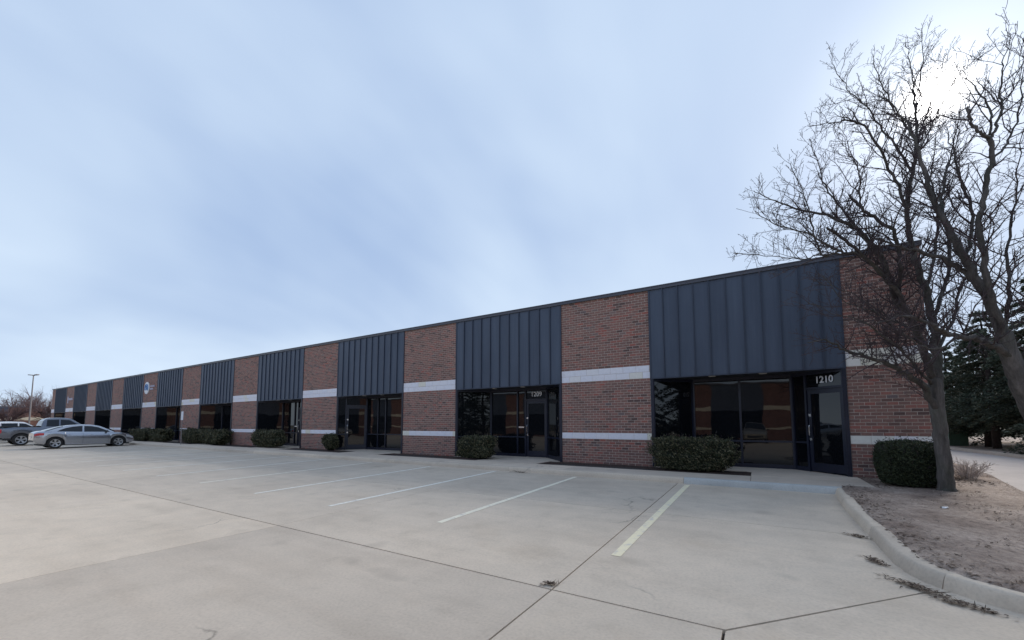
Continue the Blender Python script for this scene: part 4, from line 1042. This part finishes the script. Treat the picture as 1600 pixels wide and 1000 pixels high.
# ---------------------------------------------------------------- posts, poles and the far background
sp = thing('sign_post', 'thin metal post with a narrow white parking sign beside the double hedge', 'sign', (-34.75,-1.6,WZ))
m = MB(); m.bar((0,0,-.05), (0,0,2.2), (0,1,0), .05, .03); m.build('post', M['pole'], sp)
m = MB(); m.box((-.16,-.022,1.55), (.16,-.016,2.10)); m.build('sign_plate', M['signgreen'], sp)
def lamp_pole(label, x, y, h):
    lp = thing('lamp_pole', label, 'lamp', (x, y, 0)); m = MB(); m.tube([(0,0,0),(0,0,.8)], [.32,.32], 14); m.build('base', M['kerb'], lp)
    m = MB(); m.tube([(0,0,.8),(0,0,h)], [.10,.06], 10); m.build('pole', M['pole'], lp)
    for s in (-1, 1):
        m = MB(); m.bar((0,0,h-.1), (s*.3,s*.15,h), (0,0,1), .07, .07); m.build('arm', M['pole'], lp)
        m = MB(); m.bar((s*.25,s*.12,h+.02), (s*.85,s*.30,h+.06), (0,0,1), .30, .12); m.build('lamp_head', M['pole'], lp)
lamp_pole('tall twin-headed lamp pole at the far left beyond the parked cars', -95.6, 1.3, 8.9)
lamp_pole('lamp pole behind the camera, mirrored in the door of unit 1210', 10.5, -29.0, 8.5)
def far_bare(label, x, y, h, r, seed, n=9):
    rnd = random.Random(seed); root = thing('bare_tree', label, 'tree', (x, y, -.1), group='bare trees in the far background')
    m = MB(); m.tube([(0,0,0),(rnd.gauss(0,.2),rnd.gauss(0,.2),h*.32)], [.24,.18], 8); m.build('trunk', M['pinebark'], root)
    tw = MB(); sp_ = [(h*.055, h*.16, h*.34, .06, 4, .25, .1), (h*.030, h*.07, h*.18, .045, 3, .2, .1), (h*.024, h*.03, h*.10, .034, 2, .15, .1)]
    for k in range(n):
        a = k*6.283/n+rnd.random(); d = Vector((math.cos(a)*r, math.sin(a)*r, h*rnd.uniform(.45,.72))); p0 = Vector((0,0,h*.26))
        pts = [p0, p0+d*.3+Vector((0,0,h*.04)), p0+d*.65, p0+d*.98]; rad = [.12,.09,.06,.025]; tw.tube(pts, rad, 5); grow(tw, pts, rad, rnd, 0, sp_)
    tw.build('crown', M['fartwig'], root, kind='stuff')
far_bare('bare tree at the far left edge behind the distant brick building', -128, 4.5, 9.0, 3.8, 1)
far_bare('reddish bare tree just left of the tall lamp pole', -122, 7.0, 9.0, 4.0, 2)
far_bare('reddish bare tree just right of the tall lamp pole', -112, 6.2, 7.2, 3.6, 3)
far_bare('low bare tree beside the far left end of the long building', -104, 7.6, 5.6, 3.0, 4)
far_bare('dense reddish bare tree in front of the distant brick building', -110, 1.2, 6.4, 3.4, 6, 9)
far_bare('bare treetop showing above the far end of the long roof', -97, 18, 10.4, 3.6, 5)
fb = thing('distant_building', 'distant low brick building with cream band at the far left', 'building', (-118, 2.0, 0))
m = MB(); m.box((-9,-9,-.1), (0,4.5,4.6)); m.build('wall', M['farbrick'], fb)
m = MB(); m.box((-.02,-9.02,2.3), (.06,4.52,2.9)); m.box((-9,-9.07,2.3),(0,-9.0,2.9)); m.build('stone_band', M['cream'], fb)
m = MB(); m.box((-9.1,-9.1,4.6), (.1,4.6,4.8)); m.build('coping', M['coping'], fb)
for yy in (-6.5, -1.2):
    m = MB(); m.box((.0,yy-1.5,.2), (.10,yy+1.5,2.2)); m.build('window', M['glass'], fb)
    m = MB(); m.box((.0,yy-1.5,3.0), (.12,yy+1.5,4.6)); m.build('metal_panel', M['panel'], fb)
# building on the other side of the lot, mirrored in the glass
ob = thing('opposite_building', 'brick building across the lot behind the camera, mirrored in the shop glass', 'building', (0,-33.0,0))
m = MB(); m.box((-80,-15,-.1), (14,0,5.7)); m.build('wall', M['farbrick'], ob)
m = MB(); m.box((-80.1,-15.1,5.7), (14.1,.07,5.85)); m.build('coping', M['coping'], ob)
for k in range(12):
    xc = 10-BAY*k
    m = MB(); m.box((xc-HWB,0,2.95), (xc+HWB,.03,5.7)); m.build('metal_panel', M['panel'], ob)
    m = MB(); m.box((xc-HWB,0,.1), (xc+HWB,.02,2.95)); m.build('storefront_glass', M['carglass'], ob)
    m = MB(); m.box((xc+HWB+.01,.0,2.95), (xc+BAY-HWB-.01,.03,3.35)); m.box((xc+HWB+.01,.0,1.05), (xc+BAY-HWB-.01,.03,1.25)); m.build('stone_band', M['cream'], ob)
